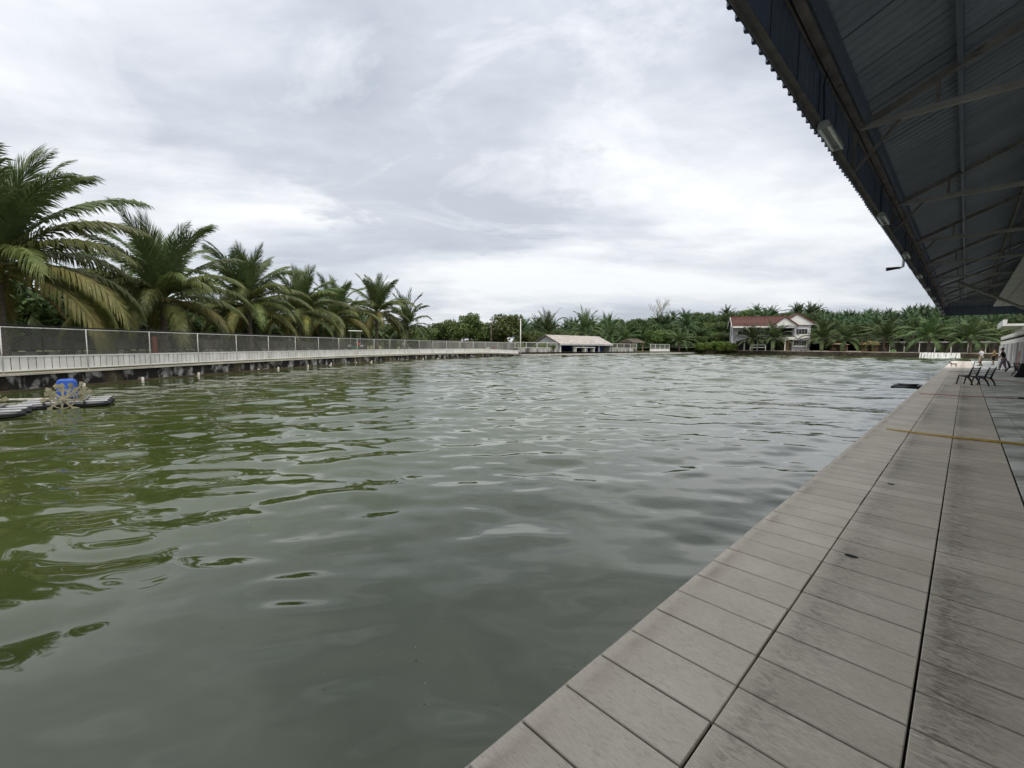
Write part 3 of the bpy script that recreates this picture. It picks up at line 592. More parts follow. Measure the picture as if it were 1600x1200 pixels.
# ------------------------------------------------------------------ people and dog
def skin_mesh(name, verts, edges, m, parent, root=0, sub=2):
    me = bpy.data.meshes.new(name); me.from_pydata([v[:3] for v in verts], edges, []); me.materials.append(MATS[m])
    o = bpy.data.objects.new(name, me); COL.objects.link(o); o.parent = parent
    sm = o.modifiers.new('skin', 'SKIN'); sm.use_smooth_shade = True
    lay = me.skin_vertices[0] if len(me.skin_vertices) else None
    if lay is None:
        bm = bmesh.new(); bm.from_mesh(me); bm.verts.layers.skin.verify(); bm.to_mesh(me); bm.free(); lay = me.skin_vertices[0]
    for i, v in enumerate(verts):
        lay.data[i].radius = (v[3], v[4] if len(v) > 4 else v[3]); lay.data[i].use_root = (i == root)
    ss = o.modifiers.new('sub', 'SUBSURF'); ss.levels = sub; ss.render_levels = sub
    return o
def person(label, s_, t, face, legs, arms, shirt, trousers, lean=0.0, shorts=False):
    p = thing('person', label, 'person', D(s_, t, 0.0), RZ + face)            # faces +y locally
    l = lean
    sp3 = [(0, 0, 0.92, .125, .10), (0, l * .3, 1.12, .12, .095), (0, l * .7, 1.34, .15, .10), (0, l * .9, 1.45, .065), (0, l * 1.0 + .01, 1.53, .06), (0, l * 1.1 + .02, 1.62, .085, .10), (0, l * 1.1 + .02, 1.70, .07, .08)]
    V = list(sp3); Ed = [(i, i + 1) for i in range(6)]
    for side in (-1, 1):
        k = 0 if side < 0 else 1
        base = len(V); ft = legs[k]
        V += [(side * .10, 0.0, .86, .085), (side * .11, ft[0] * .5 + .04, .47, .058), (side * .12, ft[0], .08, .036), (side * .13, ft[0] + .10, .03, .035), (side * .13, ft[0] + .17, .025, .025)]
        Ed += [(0, base)] + [(base + i, base + i + 1) for i in range(4)]
        b2 = len(V); el, hd = arms[k]
        V += [(side * .19, l * .7, 1.37, .055), (el[0], el[1], el[2], .042), (hd[0], hd[1], hd[2], .028)]
        Ed += [(2, b2), (b2, b2 + 1), (b2 + 1, b2 + 2)]
        ve = Vector(hd) - Vector(el); ve.normalize()
        hb3 = len(V); palm = Vector(hd) + ve * .06; V.append((*palm, .030, .018)); Ed.append((b2 + 2, hb3))
        for q in range(4):
            f0 = palm + ve * .04 + Vector((0, .012 * (q - 1.5) * 2, 0)); f1 = f0 + ve * (.05 + .012 * (1.5 - abs(q - 1.6))) + Vector((0, 0.01, -.012))
            i0 = len(V); V += [(*f0, .009), (*f1, .008)]; Ed += [(hb3, i0), (i0, i0 + 1)]
        th = Vector(hd) + ve * .05 + Vector((0, .045, 0)); i0 = len(V); V.append((*th, .010)); Ed.append((b2 + 2, i0))
    skin_mesh('body', V, Ed, 'skin', p)
    T = [(0, 0, 0.90, .155, .125), (0, l * .3, 1.12, .145, .115), (0, l * .7, 1.34, .17, .115), (0, l * .85, 1.42, .09, .08)]; TE_ = [(0, 1), (1, 2), (2, 3)]
    for side in (-1, 1):
        el = arms[0 if side < 0 else 1][0]; b2 = len(T); sh = Vector((side * .19, l * .7, 1.37)); e = Vector(el)
        T += [(*sh, .075), (*(sh + (e - sh) * .65), .066)]; TE_ += [(2, b2), (b2, b2 + 1)]
    skin_mesh('shirt', T, TE_, shirt, p)
    Q = [(0, 0, .93, .15, .12)]; QE = []
    for side in (-1, 1):
        k = 0 if side < 0 else 1; ft = legs[k]; b2 = len(Q)
        kn = (side * .11, ft[0] * .5 + .04, .47); Q += [(side * .10, 0, .85, .105), (*kn, .085)]; QE += [(0, b2), (b2, b2 + 1)]
        if not shorts: Q.append((side * .12, ft[0], .11, .062)); QE.append((b2 + 1, b2 + 2))
    skin_mesh('trousers', Q, QE, trousers, p)
    h = MB(); h.ellip((0, l * 1.1, 1.685), (.095, .115, .085), 12, 8); h.build('hair', 'hair', p, smooth=True)
    for side in (-1, 1):
        ft = legs[0 if side < 0 else 1]; MB().box(side * .13 - .05, side * .13 + .05, ft[0] - .07, ft[0] + .2, 0.0, .055).build('shoe', 'cloth_black', p, bevel=.02)
        h = MB(); h.ellip((side * .033, l * 1.1 + .115, 1.635), (.013, .008, .009), 8, 6); h.build('eye', 'hair', p)
    h = MB(); h.ellip((0, l * 1.1 + .125, 1.605), (.014, .022, .02), 8, 6); h.build('nose', 'skin', p, smooth=True)
    return p
person('person in a white shirt and tan trousers standing beside the far chair', 1.08, 63.6, R(60), [(0.0,), (0.05,)], [((-.24, .08, 1.12), (-.08, .22, 1.14)), ((.24, .08, 1.12), (.08, .22, 1.14))], 'cloth_white', 'cloth_tan')
person('person in a yellow and black outfit standing farthest away near the building', 2.1, 68.5, R(70), [(0.0,), (0.04,)], [((-.27, .02, 1.10), (-.28, .10, .86)), ((.27, .02, 1.10), (.27, .12, .88))], 'cloth_yellow', 'cloth_black', shorts=True)
person('person in a black shirt and greyish trousers leaning forward by the pillar', 2.12, 52.0, R(75), [(0.16,), (-0.14,)], [((-.25, .16, 1.10), (-.18, .34, 1.02)), ((.25, .14, 1.10), (.20, .32, .98))], 'cloth_black', 'cloth_purple', lean=0.10)
for i, (s_, t) in enumerate(((2.3, 62.5), (2.32, 66.0))):
    bk_ = MB(); bk_.tube([(0, 0, 0.0), (0, 0, 0.36)], [0.13, 0.17], 14); bk_.tube([(0, 0, .355), (0, 0, .38)], [.178, .178], 14)
    tag(bk_.build('bucket', 'white_paint', loc=D(s_, t), rotz=0, smooth=False), ('white plastic bucket on the deck near the person in black', 'white plastic bucket at the feet of the farthest person')[i], 'bucket')
dg = thing('dog', 'small white and black dog standing at the far edge of the deck', 'dog', D(-0.72, 57.2), RZ + R(60))
V = [(0, -.16, .26, .075), (0, 0, .265, .07), (0, .15, .28, .085), (0, .24, .36, .05), (0, .30, .42, .06), (0, .39, .405, .028), (0, -.24, .30, .02), (0, -.32, .40, .014)]
Ed = [(0, 1), (1, 2), (2, 3), (3, 4), (4, 5), (0, 6), (6, 7)]
for sx in (-.06, .06):
    i0 = len(V); V += [(sx, .16, .18, .032), (sx, .14, .10, .022), (sx, .16, .02, .02)]; Ed += [(2, i0), (i0, i0 + 1), (i0 + 1, i0 + 2)]
    i0 = len(V); V += [(sx, -.13, .19, .042), (sx, -.21, .11, .022), (sx, -.19, .02, .02)]; Ed += [(0, i0), (i0, i0 + 1), (i0 + 1, i0 + 2)]
    i0 = len(V); V += [(sx * .7, .28, .49, .018)]; Ed += [(4, i0)]
skin_mesh('body', V, Ed, 'fur_white', dg, 1)

# ------------------------------------------------------------------ left retaining wall and fence
def poly_points(P, step):
    out = []; acc = 0.0
    segs = [(Vector((*P[i], 0)), Vector((*P[i + 1], 0))) for i in range(len(P) - 1)]
    tot = sum((b - a).length for a, b in segs); n = int(tot / step); pos = 0.0
    for k in range(n + 1):
        dd = tot * k / n; a0 = 0.0
        for a, b in segs:
            ln = (b - a).length
            if dd <= a0 + ln + 1e-6: out.append(a + (b - a) * ((dd - a0) / ln)); break
            a0 += ln
    return out
# smooth the wall line
def smooth_line(P, it=2):
    P = [Vector((*p, 0)) for p in P]
    for _ in range(it):
        Q = [P[0]]
        for i in range(len(P) - 1): Q += [P[i] * .75 + P[i + 1] * .25, P[i] * .25 + P[i + 1] * .75]
        Q.append(P[-1]); P = Q
    return [(p.x, p.y) for p in P]
LWS = smooth_line(LW)
def ztop(p):      # the wall steps down towards its far end
    d_ = min(1.0, max(0.0, (p.y - 69.0) / 8.0)); return 0.40 - 0.28 * d_
def strip(name, m, parent, off0, off1, z0, z1, P, step=1.0, zrel=True):
    pts = poly_points(P, step); b = MB(); vs = []
    for i, p in enumerate(pts):
        tg = (pts[min(i + 1, len(pts) - 1)] - pts[max(i - 1, 0)]).normalized(); nr = Vector((-tg.y, tg.x, 0))
        dz = ztop(p) - 0.40
        for (o_, z_, rel) in ((off0, z0, zrel and z0 > 0), (off1, z0, zrel and z0 > 0), (off1, z1, zrel and z1 > 0), (off0, z1, zrel and z1 > 0)):
            q = p + nr * o_; vs.append((q.x, q.y, z_ + (dz if rel else 0)))
    fs = []
    for i in range(len(pts) - 1):
        for k in range(4): fs.append((i * 4 + k, i * 4 + (k + 1) % 4, i * 4 + 4 + (k + 1) % 4, i * 4 + 4 + k))
    fs += [(0, 1, 2, 3), tuple(4 * (len(pts) - 1) + k for k in (3, 2, 1, 0))]
    return b.add(vs, fs).build(name, m, parent)
pw = thing('pond_wall', 'black-stained concrete retaining wall with a pale ledge on the left shore', 'wall')
strip('wall_face', 'stained_wall', pw, 0.0, 0.3, -1.3, 0.345, LWS)
strip('ledge', 'cream_ledge', pw, -0.09, 0.42, 0.346, 0.415, LWS)
strip('footing', 'algae', pw, -0.14, -0.001, -1.3, -0.20, LWS)
pts = poly_points(LWS, 3.4)
for i, p in enumerate(pts[6:22]):
    q = p + Vector((-0.0, rnd.uniform(-1.2, 1.2), 0)); pp = thing('drain_pipe', ('short pale drain pipe stub standing at the foot of the stained wall'), 'pipe', (q.x + 0.13, q.y, WZ - 0.05), 0, 'drain pipe stubs along the left wall')
    MB().tube([(0, 0, -0.2), (0, 0, 0.20 + rnd.uniform(-.08, .10))], 0.058, 10).build('stub', 'pipe_white', pp, smooth=True)
    MB().tube([(0, 0, 0.02), (-0.2, 0, 0.06)], 0.045, 8).build('elbow', 'pipe_white', pp, smooth=True)

fence = thing('pond_fence', 'white board and chain-link fence on top of the left retaining wall', 'fence')
FP = poly_points(LWS, 3.05)
boards = poly_points(LWS, 0.285)
def off(p, tg, o_): return p + Vector((-tg.y, tg.x, 0)) * o_
bmesh_board = MB().box(-0.124, 0.124, -0.012, 0.012, 0, 0.52).mesh('board', 'white_board')
nb_ = 0
for i in range(len(boards) - 1):
    a, c = boards[i], boards[i + 1]; tg = (c - a).normalized(); m_ = off((a + c) / 2, tg, 0.12)
    if m_.y < 9: continue
    put('board', bmesh_board, fence, (m_.x, m_.y, ztop(m_) + 0.115 + rnd.uniform(-.006, .006)), (rnd.uniform(-.02, .02), rnd.uniform(-.008, .008), math.atan2(tg.y, tg.x)), (rnd.uniform(.96, 1.0), 1, rnd.uniform(.98, 1.01)))
for z_, h_, nm in ((0.50, 0.05, 'lower_rail'), (1.03, 0.055, 'middle_rail')):
    strip(nm, 'white_paint', fence, 0.09, 0.15, z_, z_ + h_, LWS)
tr_pts = [off(p, Vector((.06, 1, 0)).normalized(), 0.12) for p in poly_points(LWS, 1.5)]
MB().tube([(p.x, p.y, 2.17 + (ztop(p) - .4) * .3) for p in tr_pts], 0.021, 8).build('top_rail', 'rail_grey', fence, smooth=True)
MB().tube([(p.x - .06, p.y, 2.25 + 0.015 * math.sin(i * 1.7) + (ztop(p) - .4) * .3) for i, p in enumerate(tr_pts)], 0.03, 6).build('cable', 'black_pipe', fence, smooth=True)
pm = MB().tube([(0, 0, 0.0), (0, 0, 1.76)], 0.022, 8).mesh('post', 'rail_grey', True)
for i, p in enumerate(FP):
    tg = (FP[min(i + 1, len(FP) - 1)] - FP[max(0, i - 1)]).normalized(); q = off(p, tg, 0.10)
    put('post', pm, fence, (q.x, q.y, ztop(q) + 0.015), (rnd.uniform(-.012, .012), rnd.uniform(-.006, .012), 0))
for i in range(len(FP) - 1):
    a, c = FP[i], FP[i + 1]
    if c.y < 6: continue
    tg = (c - a).normalized(); a = off(a, tg, .13); ln = (c - FP[i]).length; b = MB(); z0, z1 = 1.07, 2.16; hh = z1 - z0; k = 0.56; dx = 0.088
    zo = (ztop(a) - .4) * .5
    n_ = int((ln + hh * k) / dx)
    for j in range(n_):
        for sgn in (1, -1):
            u0 = -hh * k + j * dx if sgn > 0 else j * dx; z_0, z_1 = z0, z1; u1 = u0 + sgn * hh * k
            # clip to the bay
            def at(u): return z0 + (u - u0) / (sgn * k)
            ua, ub = max(0, min(u0, u1)), min(ln, max(u0, u1))
            if ub - ua < 0.02: continue
            pa = a + tg * ua; pb2 = a + tg * ub; za, zb = at(ua), at(ub)
            e = Vector((0, 0, 0.0034)) ; nrm = Vector((-tg.y, tg.x, 0)) * 0.004 * sgn; f_ = tg * 0.0034 * -sgn
            A = Vector((pa.x, pa.y, za + zo)) + nrm; B = Vector((pb2.x, pb2.y, zb + zo)) + nrm
            pr_ = (e + f_) * 0.9
            b.add([A - pr_, A + pr_, A + nrm * 1.5, B - pr_, B + pr_, B + nrm * 1.5], [(0, 1, 4, 3), (1, 2, 5, 4), (2, 0, 3, 5)])
    b.build('wire_mesh', 'wire', fence)

# zinc fence farther back, with rubble strip, and a red post
zf = thing('zinc_fence', 'grey weathered corrugated fence behind the coconut palms', 'fence')
ZL = [(-30.6, 26), (-29.8, 36), (-27.0, 52), (-24.0, 64)]
zp = poly_points(smooth_line(ZL), 2.4)
for i in range(len(zp) - 1):
    a, c = zp[i], zp[i + 1]; tg = (c - a).normalized(); b = MB(); pr = ribbed(1, 0.3, 8, 0.03); ln = (c - a).length
    vs = []
    h1 = 1.95 + rnd.uniform(-.06, .06)
    for z in (1.12, h1): vs += [(y * ln / 2.4, x, z) for y, x in pr]
    n = len(pr); b.add(vs, [(k, k + 1, n + k + 1, n + k) for k in range(n - 1)])
    o = b.build('sheet', 'zinc', zf, loc=(a.x, a.y, 0), rotz=math.atan2(tg.y, tg.x))
    MB().tube([(a.x, a.y + .0, 0.4), (a.x, a.y, 2.1)], 0.05, 6).build('post', 'bark', zf)
MB().tube([(p.x + .1, p.y, 1.09) for p in zp], 0.035, 6).build('rail_pipe', 'black_pipe', zf)
strip('base_wall', 'stained_low', zf, 0.05, 0.3, 0.41, 1.0, ZL, 2.0, False)
tag(MB().tube([(-21.6, 26.5, 0.4), (-21.6, 26.5, 2.0)], 0.13, 8).build('red_post', 'red_paint', smooth=True), 'dark red round post standing behind the chain-link fence', 'post')

# ------------------------------------------------------------------ palms
def frond_arrays(L_, th0, droop, nleaf, seed, lw=0.055, lmax=0.95, simple=False, grav=1.0):
    rg = random.Random(seed); ns = 12; pts = []; x = z = 0.0; tgs = []
    for i in range(ns + 1):
        u = i / ns; th = th0 - droop * (0.25 * u + 0.75 * u ** 1.8); tgs.append((math.cos(th), math.sin(th))); pts.append((x, z))
        x += math.cos(th) * L_ / ns; z += math.sin(th) * L_ / ns
    b = MB()
    if simple: b.tube([(p[0], 0, p[1]) for p in pts[::3]], [0.05, .035, .028, .018, .006], 3, False)
    else: b.tube([(p[0], 0, p[1]) for p in pts], [0.055 * (1 - .88 * i / ns) + .004 for i in range(ns + 1)], 4, False)
    ph = rg.uniform(0, 6.28)
    for side in (-1, 1):
        for i in range(nleaf):
            u = 0.13 + 0.87 * (i + rg.uniform(.2, .8)) / nleaf; k = min(ns - 1, int(u * ns)); fr = u * ns - k
            px = pts[k][0] + (pts[k + 1][0] - pts[k][0]) * fr; pz = pts[k][1] + (pts[k + 1][1] - pts[k][1]) * fr
            tx, tz = tgs[k]; l = lmax * (0.35 + 0.65 * math.sin(min(1, (u - .05) / .9) * math.pi * .86) ** .7) * rg.uniform(.85, 1.1)
            if u > .93: l *= .8
            fa = 0.50 + 0.28 * (1 - grav) + 0.75 * u + rg.uniform(-.12, .12)          # angle forward
            up_ = 0.42 * (1 - .6 * u) + rg.uniform(-.08, .08)
            nx_, nz_ = -tz, tx
            dvv = Vector((tx * math.sin(fa) + nx_ * up_ * math.cos(fa), side * math.cos(fa), tz * math.sin(fa) + nz_ * up_ * math.cos(fa))).normalized()
            p0 = Vector((px, 0, pz)); g_ = Vector((0, 0, -1))
            gr = (0.55 + 0.35 * rg.random()) * grav
            d1 = (dvv + g_ * 0.18).normalized(); d2 = (dvv + g_ * (gr + .25 * math.sin(ph + u * 9))).normalized(); d3 = (dvv + g_ * (gr * 2.2)).normalized()
            wv = Vector((tx, 0, tz)) * lw * (.5 if u > .9 else 1)
            p1 = p0 + d1 * l * .38; p2 = p1 + d2 * l * .34; p3 = p2 + d3 * l * .28
            if simple: b.add([p0 - wv * .5, p0 + wv * .5, p2 + wv * .6, p2 - wv * .6, p3], [(0, 1, 2, 3), (3, 2, 4)])
            else: b.add([p0 - wv * .35, p0 + wv * .35, p1 + wv * .5, p1 - wv * .5, p2 + wv * .4, p2 - wv * .4, p3], [(0, 1, 2, 3), (3, 2, 4, 5), (5, 4, 6)])
    return b
AGES = []   # (mesh list, tilt)
for k in range(9):
    a = k / 8
    th0 = R(85 - 92 * a ** 1.1); dr_ = R(22 + 66 * math.sin(min(1, a * 1.2) * math.pi / 2)); ln = 5.0 + 0.9 * math.sin(a * math.pi)
    ml = []
    for sd_ in range(3):
        m_ = 'frond_young' if k < 4 else ('frond_mid' if k < 7 else ('frond_old' if sd_ else 'frond_mid'))
        ml.append(frond_arrays(ln, th0 + R(rnd.uniform(-5, 5)), dr_ * rnd.uniform(.85, 1.15), 128, k * 10 + sd_, lw=0.078, lmax=1.28, grav=.14 + 1.4 * a).mesh('frond', m_))
    AGES.append(ml)
dead = frond_arrays(3.8, R(-20), R(55), 40, 99, lmax=.7).mesh('frond', 'frond_dead')
trunk_cache = {}
def trunk_mesh(h, r0, lean, seed):
    rg = random.Random(seed); n = max(8, int(h / .28)); P = []; rad = []
    for i in range(n + 1):
        u = i / n; P.append((lean * u * u, 0.08 * math.sin(u * 2.3 + seed), h * u)); rad.append((r0 * (1.45 - .6 * min(1, u * 3)) if u < .33 else r0 * .85) * (1.04 if i % 2 else .96))
    return MB().tube(P, rad, 10).mesh('trunk', 'palm_trunk', False), P[-1]
def coconut_palm(label, x, y, z0, h, sc, nf, seed, nuts=True, group='coconut palms behind the left fence', lean=0.3, rz=None):
    rg = random.Random(seed); t = thing('coconut_palm', label, 'palm tree', (x, y, z0), rg.uniform(0, 6.28) if rz is None else rz, group)
    tm, top = trunk_mesh(h, 0.21 * sc + .03, lean, seed); put('trunk', tm, t)
    for i in range(nf):
        a = (i + .5) / nf; k = min(8, int(a ** 0.95 * 9)); az = i * 2.39996 + rg.uniform(-.25, .25); s_ = sc * rg.uniform(.88, 1.1)
        put('frond', AGES[k][rg.randrange(3)], t, (top[0] + .08 * math.cos(az), top[1] + .08 * math.sin(az), top[2] - .35 * a * sc), (0, rg.uniform(-.05, .05), az), (s_, s_, s_))
    for i in range(2): put('dead_frond', dead, t, (top[0], top[1], top[2] - .45 * sc), (0, .12, rg.uniform(0, 6.28)), (sc * .8,) * 3)
    if nuts:
        for c in range(4):
            az = rg.uniform(0, 6.28); b = MB()
            for q in range(6): b.ellip((top[0] + (.38 + rg.uniform(-.1, .1)) * math.cos(az) * sc, top[1] + (.38 + rg.uniform(-.1, .1)) * math.sin(az) * sc, top[2] - (.25 + .12 * q) * sc + rg.uniform(-.05, .05)), (.12, .12, .15), 8, 6)
            b.build('coconut_bunch', 'coconut', t, smooth=True)
    for c in range(3):
        az = rg.uniform(0, 6.28); b = MB(); b.tube([(top[0] + .1 * math.cos(az), top[1] + .1 * math.sin(az), top[2] + .1), (top[0] + .45 * math.cos(az) * sc, top[1] + .45 * math.sin(az) * sc, top[2] + .45 * sc), (top[0] + .6 * math.cos(az) * sc, top[1] + .6 * math.sin(az) * sc, top[2] + .6 * sc)], [.04, .08, .01], 6)
        b.build('flower_sheath', 'spathe', t, smooth=True)
    return t
ROW = [  # label, x, y, trunk height, scale, fronds, lean
    ('tallest coconut palm at the left edge of the picture, leaning its fronds over the fence', -23.3, 20.0, 5.0, 1.12, 42, .15),
    ('second coconut palm from the left edge, broad crown with upright centre fronds', -23.2, 29.2, 4.3, 1.0, 40, -.2),
    ('third coconut palm from the left edge with yellow drooping frond over the fence', -23.2, 39.0, 4.8, .98, 40, .2),
    ('fourth coconut palm from the left edge, low crown behind the fence', -23.0, 47.4, 4.7, .97, 36, .2),
    ('fifth coconut palm from the left edge, narrow upright centre fronds', -22.2, 55.5, 4.7, .94, 32, -.1),
    ('sixth coconut palm from the left edge standing clear against the sky', -18.9, 61.5, 5.9, .96, 32, .1)]
for i, (lab, x, y, h, sc, nf, ln) in enumerate(ROW): coconut_palm(lab, x, y, GZ - .05, h, sc, nf, 40 + i, lean=ln)

# joined palms for the distance
def far_crown(seed, nf, sc, ages, m, th, nleaf=26, lmax=1.0, L_=4.6, lw=.12, name='crown'):
    rg = random.Random(seed); V = []; F = []; n0 = 0
    for i in range(nf):
        a = (i + .5) / nf; th0 = R(84 - (88 + 12 * rg.random()) * a); dr_ = R(25 + 70 * math.sin(min(1, a * 1.25) * math.pi / 2)) * rg.uniform(.8, 1.2)
        b = frond_arrays(L_ * rg.uniform(.85, 1.1) * sc, th0, dr_, nleaf, seed * 100 + i, lw=lw, lmax=lmax * sc, simple=True, grav=.15 + 1.1 * a)
        az = i * 2.39996 + rg.uniform(-.2, .2); c_, s_ = math.cos(az), math.sin(az)
        V += [(x * c_ - y * s_, x * s_ + y * c_, z + th - .3 * a) for x, y, z in b.v]; F += [tuple(k + n0 for k in f) for f in b.f]; n0 = len(V)
    b = MB(); b.v = V; b.f = F
    me = bpy.data.meshes.new(name); me.from_pydata(V, [], F); me.materials.append(MATS[m]); return me
FAR = [far_crown(200 + k, 26, 1.0, 9, 'far_palm', 3.0, 28, 1.05, 4.7) for k in range(4)]
FTR = [MB().tube([(0, 0, -.5), (.1 * k, .05, 1.5), (.15 * k, 0, 3.05)], [.24, .19, .17], 8).mesh('trunk', 'palm_trunk') for k in range(4)]
def far_palm(label, x, y, z, sc, group, hs=1.0):
    t = thing('coconut_palm', label, 'palm tree', (x, y, z), rnd.uniform(0, 6.28), group); k = rnd.randrange(4)
    t.scale = (sc, sc, sc * hs); put('crown', FAR[k], t); put('trunk', FTR[k], t); return t
def pxy(px, Y): return (px - 800) / 683.2 * Y, Y       # planning helper: plan position from bearing and depth
FB = [  # bank palms right: bearing, depth, scale, label
    (1060, 126, .80, 'small coconut palm on the bank left of the shrubs'),
    (1173, 120, .98, 'coconut palm in front of the left half of the red-roofed house'),
    (1206, 118, 1.05, 'coconut palm in front of the balcony of the red-roofed house'),
    (1281, 113, 1.08, 'coconut palm just right of the red-roofed house'),
    (1319, 110, .98, 'coconut palm beside the small wooden pergola on the far bank'),
    (1381, 106, 1.12, 'coconut palm right of the yellow-roofed hut on the far bank'),
    (1448, 98, 1.16, 'coconut palm directly behind the white waterfall'),
    (1512, 93, 1.05, 'coconut palm on the far bank below the end of the canopy roof'),
    (1545, 99, .95, 'coconut palm on the far bank nearest the white annex')]
for px, Y, sc, lab in FB:
    x, y = pxy(px, Y); far_palm(lab, x, y, .80, sc * 1.25, 'coconut palms along the far bank', .84)
MID = [(636, 74, 1.15, 1.25, 'lone dark coconut palm right of the row behind the left fence'), (855, 112, 1.2, 1.25, 'coconut palm rising just left of the shed roof'), (912, 118, 1.2, 1.35, 'coconut palm rising behind the middle of the shed roof'),
       (952, 125, 1.15, 1.15, 'coconut palm behind the right end of the shed roof'), (976, 122, 1.1, .95, 'low coconut palm between the shed and the brown hut'), (931, 135, 1.1, 1.2, 'coconut palm farther behind the shed'), (1000, 140, 1.1, 1.0, 'coconut palm behind the brown hut')]
for px, Y, sc, hs, lab in MID:
    x, y = pxy(px, Y); far_palm(lab, x, y, .4, sc, 'coconut palms behind the shed', hs)
for i in range(16):   # second row behind the zinc fence
    Y = 16 + i * 4.2; x = -33 - rnd.uniform(0, 8) + Y * .10
    far_palm('one of the shaded coconut palms in the back row behind the corrugated fence', x, Y, .35, rnd.uniform(.95, 1.15), 'back row of coconut palms', 1.05)
# oil palms on the hill
OIL = [far_crown(300 + k, 30, 1.0, 9, 'oil_palm', 3.4, 22, 1.0, 4.6, .16) for k in range(3)]
for k in range(3):
    bm = bmesh.new(); bm.from_mesh(OIL[k]); tmp = MB().tube([(0, 0, -1), (0, 0, 3.5)], [.5, .4], 6).mesh('t', 'oil_palm'); bm.from_mesh(tmp); bm.to_mesh(OIL[k]); bm.free()
cnt = 0
for j in range(30):
    for i in range(56):
        x = 60 + i * 5.6 + (j % 2) * 2.8 + rnd.uniform(-1.3, 1.3); y = 100 + j * 5.4 + rnd.uniform(-1.3, 1.3)
        az = math.degrees(math.atan2(x, y)); hz_ = hill_z(x, y)
        if az < 31.5 or az > 49.5 or hz_ < 1.2 or cnt >= 296: continue
        if (Vector((x, y, 0)).dot(dv)) < 166: continue
        if math.hypot(x, y) > 262: continue
        s_ = rnd.uniform(.62, .88)
        o = put('oil_palm', OIL[rnd.randrange(3)], None, (x, y, hz_ - .3), (0, 0, rnd.uniform(0, 6.28)), (s_, s_, s_ * rnd.uniform(.9, 1.25)))
        tag(o, 'one of the dark green oil palms crowding the hillside', 'palm tree', 'oil palms on the hillside'); cnt += 1

# ------------------------------------------------------------------ broadleaf trees and shrubs
def leaf_cloud(seed, lobes, n, size, flat=0.5):
    rg = np.random.RandomState(seed); V = []; F = []; tot = sum(l[3] ** 2 for l in lobes)
    for (cx_, cy_, cz_, r_) in lobes:
        k = int(n * r_ * r_ / tot)
        d_ = rg.normal(size=(k, 3)); d_ /= np.linalg.norm(d_, axis=1)[:, None]; rr_ = r_ * (0.55 + .5 * rg.rand(k) ** .6)
        # clumps
        rr_ *= 1 + .16 * np.sin(d_[:, 0] * 7 + seed) * np.cos(d_[:, 1] * 6 + seed * 2) + .1 * np.sin(d_[:, 2] * 11)
        c = d_ * rr_[:, None] * np.array([1, 1, .82]) + np.array([cx_, cy_, cz_])
        a = rg.normal(size=(k, 3)); a /= np.linalg.norm(a, axis=1)[:, None]
        nn = d_ + .7 * rg.normal(size=(k, 3)); b_ = np.cross(nn, a); b_ /= np.linalg.norm(b_, axis=1)[:, None]; a2 = np.cross(b_, nn); a2 /= np.linalg.norm(a2, axis=1)[:, None]
        s_ = size * (.6 + .8 * rg.rand(k))[:, None]
        q = np.stack([c - a2 * s_, c + b_ * s_ * .55, c + a2 * s_, c - b_ * s_ * .55], 1).reshape(-1, 3)
        o = len(V); V += q.tolist(); F += [(o + 4 * i, o + 4 * i + 1, o + 4 * i + 2, o + 4 * i + 3) for i in range(k)]
    return V, F
def tree_variant(seed, m, n, size, hgt, rad, trunk=True):
    rg = random.Random(seed); lobes = [(0, 0, hgt - rad * .9, rad * .75)]
    for i in range(8):
        az = i * .9 + rg.random(); rr_ = rad * rg.uniform(.4, .65); lobes.append((math.cos(az) * rr_, math.sin(az) * rr_, hgt - rad * rg.uniform(.45, 1.5), rad * rg.uniform(.36, .55)))
    V, F = leaf_cloud(seed, lobes, n, size); me = bpy.data.meshes.new('crown'); me.from_pydata(V, [], F); me.materials.append(MATS[m])
    b = MB(); b.tube([(0, 0, -.5), (.05, .03, hgt * .35), (0, 0, hgt * .8)], [.035 * hgt, .026 * hgt, .008 * hgt], 8)
    for l in lobes[1:6]: b.tube([(0, 0, hgt * .3), (l[0] * .5, l[1] * .5, (hgt * .3 + l[2]) / 2 + .2), (l[0], l[1], l[2])], [.016 * hgt, .011 * hgt, .004 * hgt], 5)
    return me, b.mesh('trunk', 'bark')
TV = {'mid': [tree_variant(11 + k, 'leaf_mid', 3200, .23, 7.0, 3.1) for k in range(3)], 'dark': [tree_variant(31 + k, 'leaf_dark', 3000, .26, 9.0, 3.6) for k in range(3)], 'bright': [tree_variant(51 + k, 'leaf_bright', 2200, .17, 3.2, 1.9) for k in range(2)]}
def tree(kind, name, label, x, y, z, sc, group, hs=1.0, cat='tree'):
    t = thing(name, label, cat, (x, y, z), rnd.uniform(0, 6.28), group); t.scale = (sc, sc, sc * hs); c, tr = TV[kind][rnd.randrange(len(TV[kind]))]
    put('crown', c, t); put('trunk', tr, t); return t
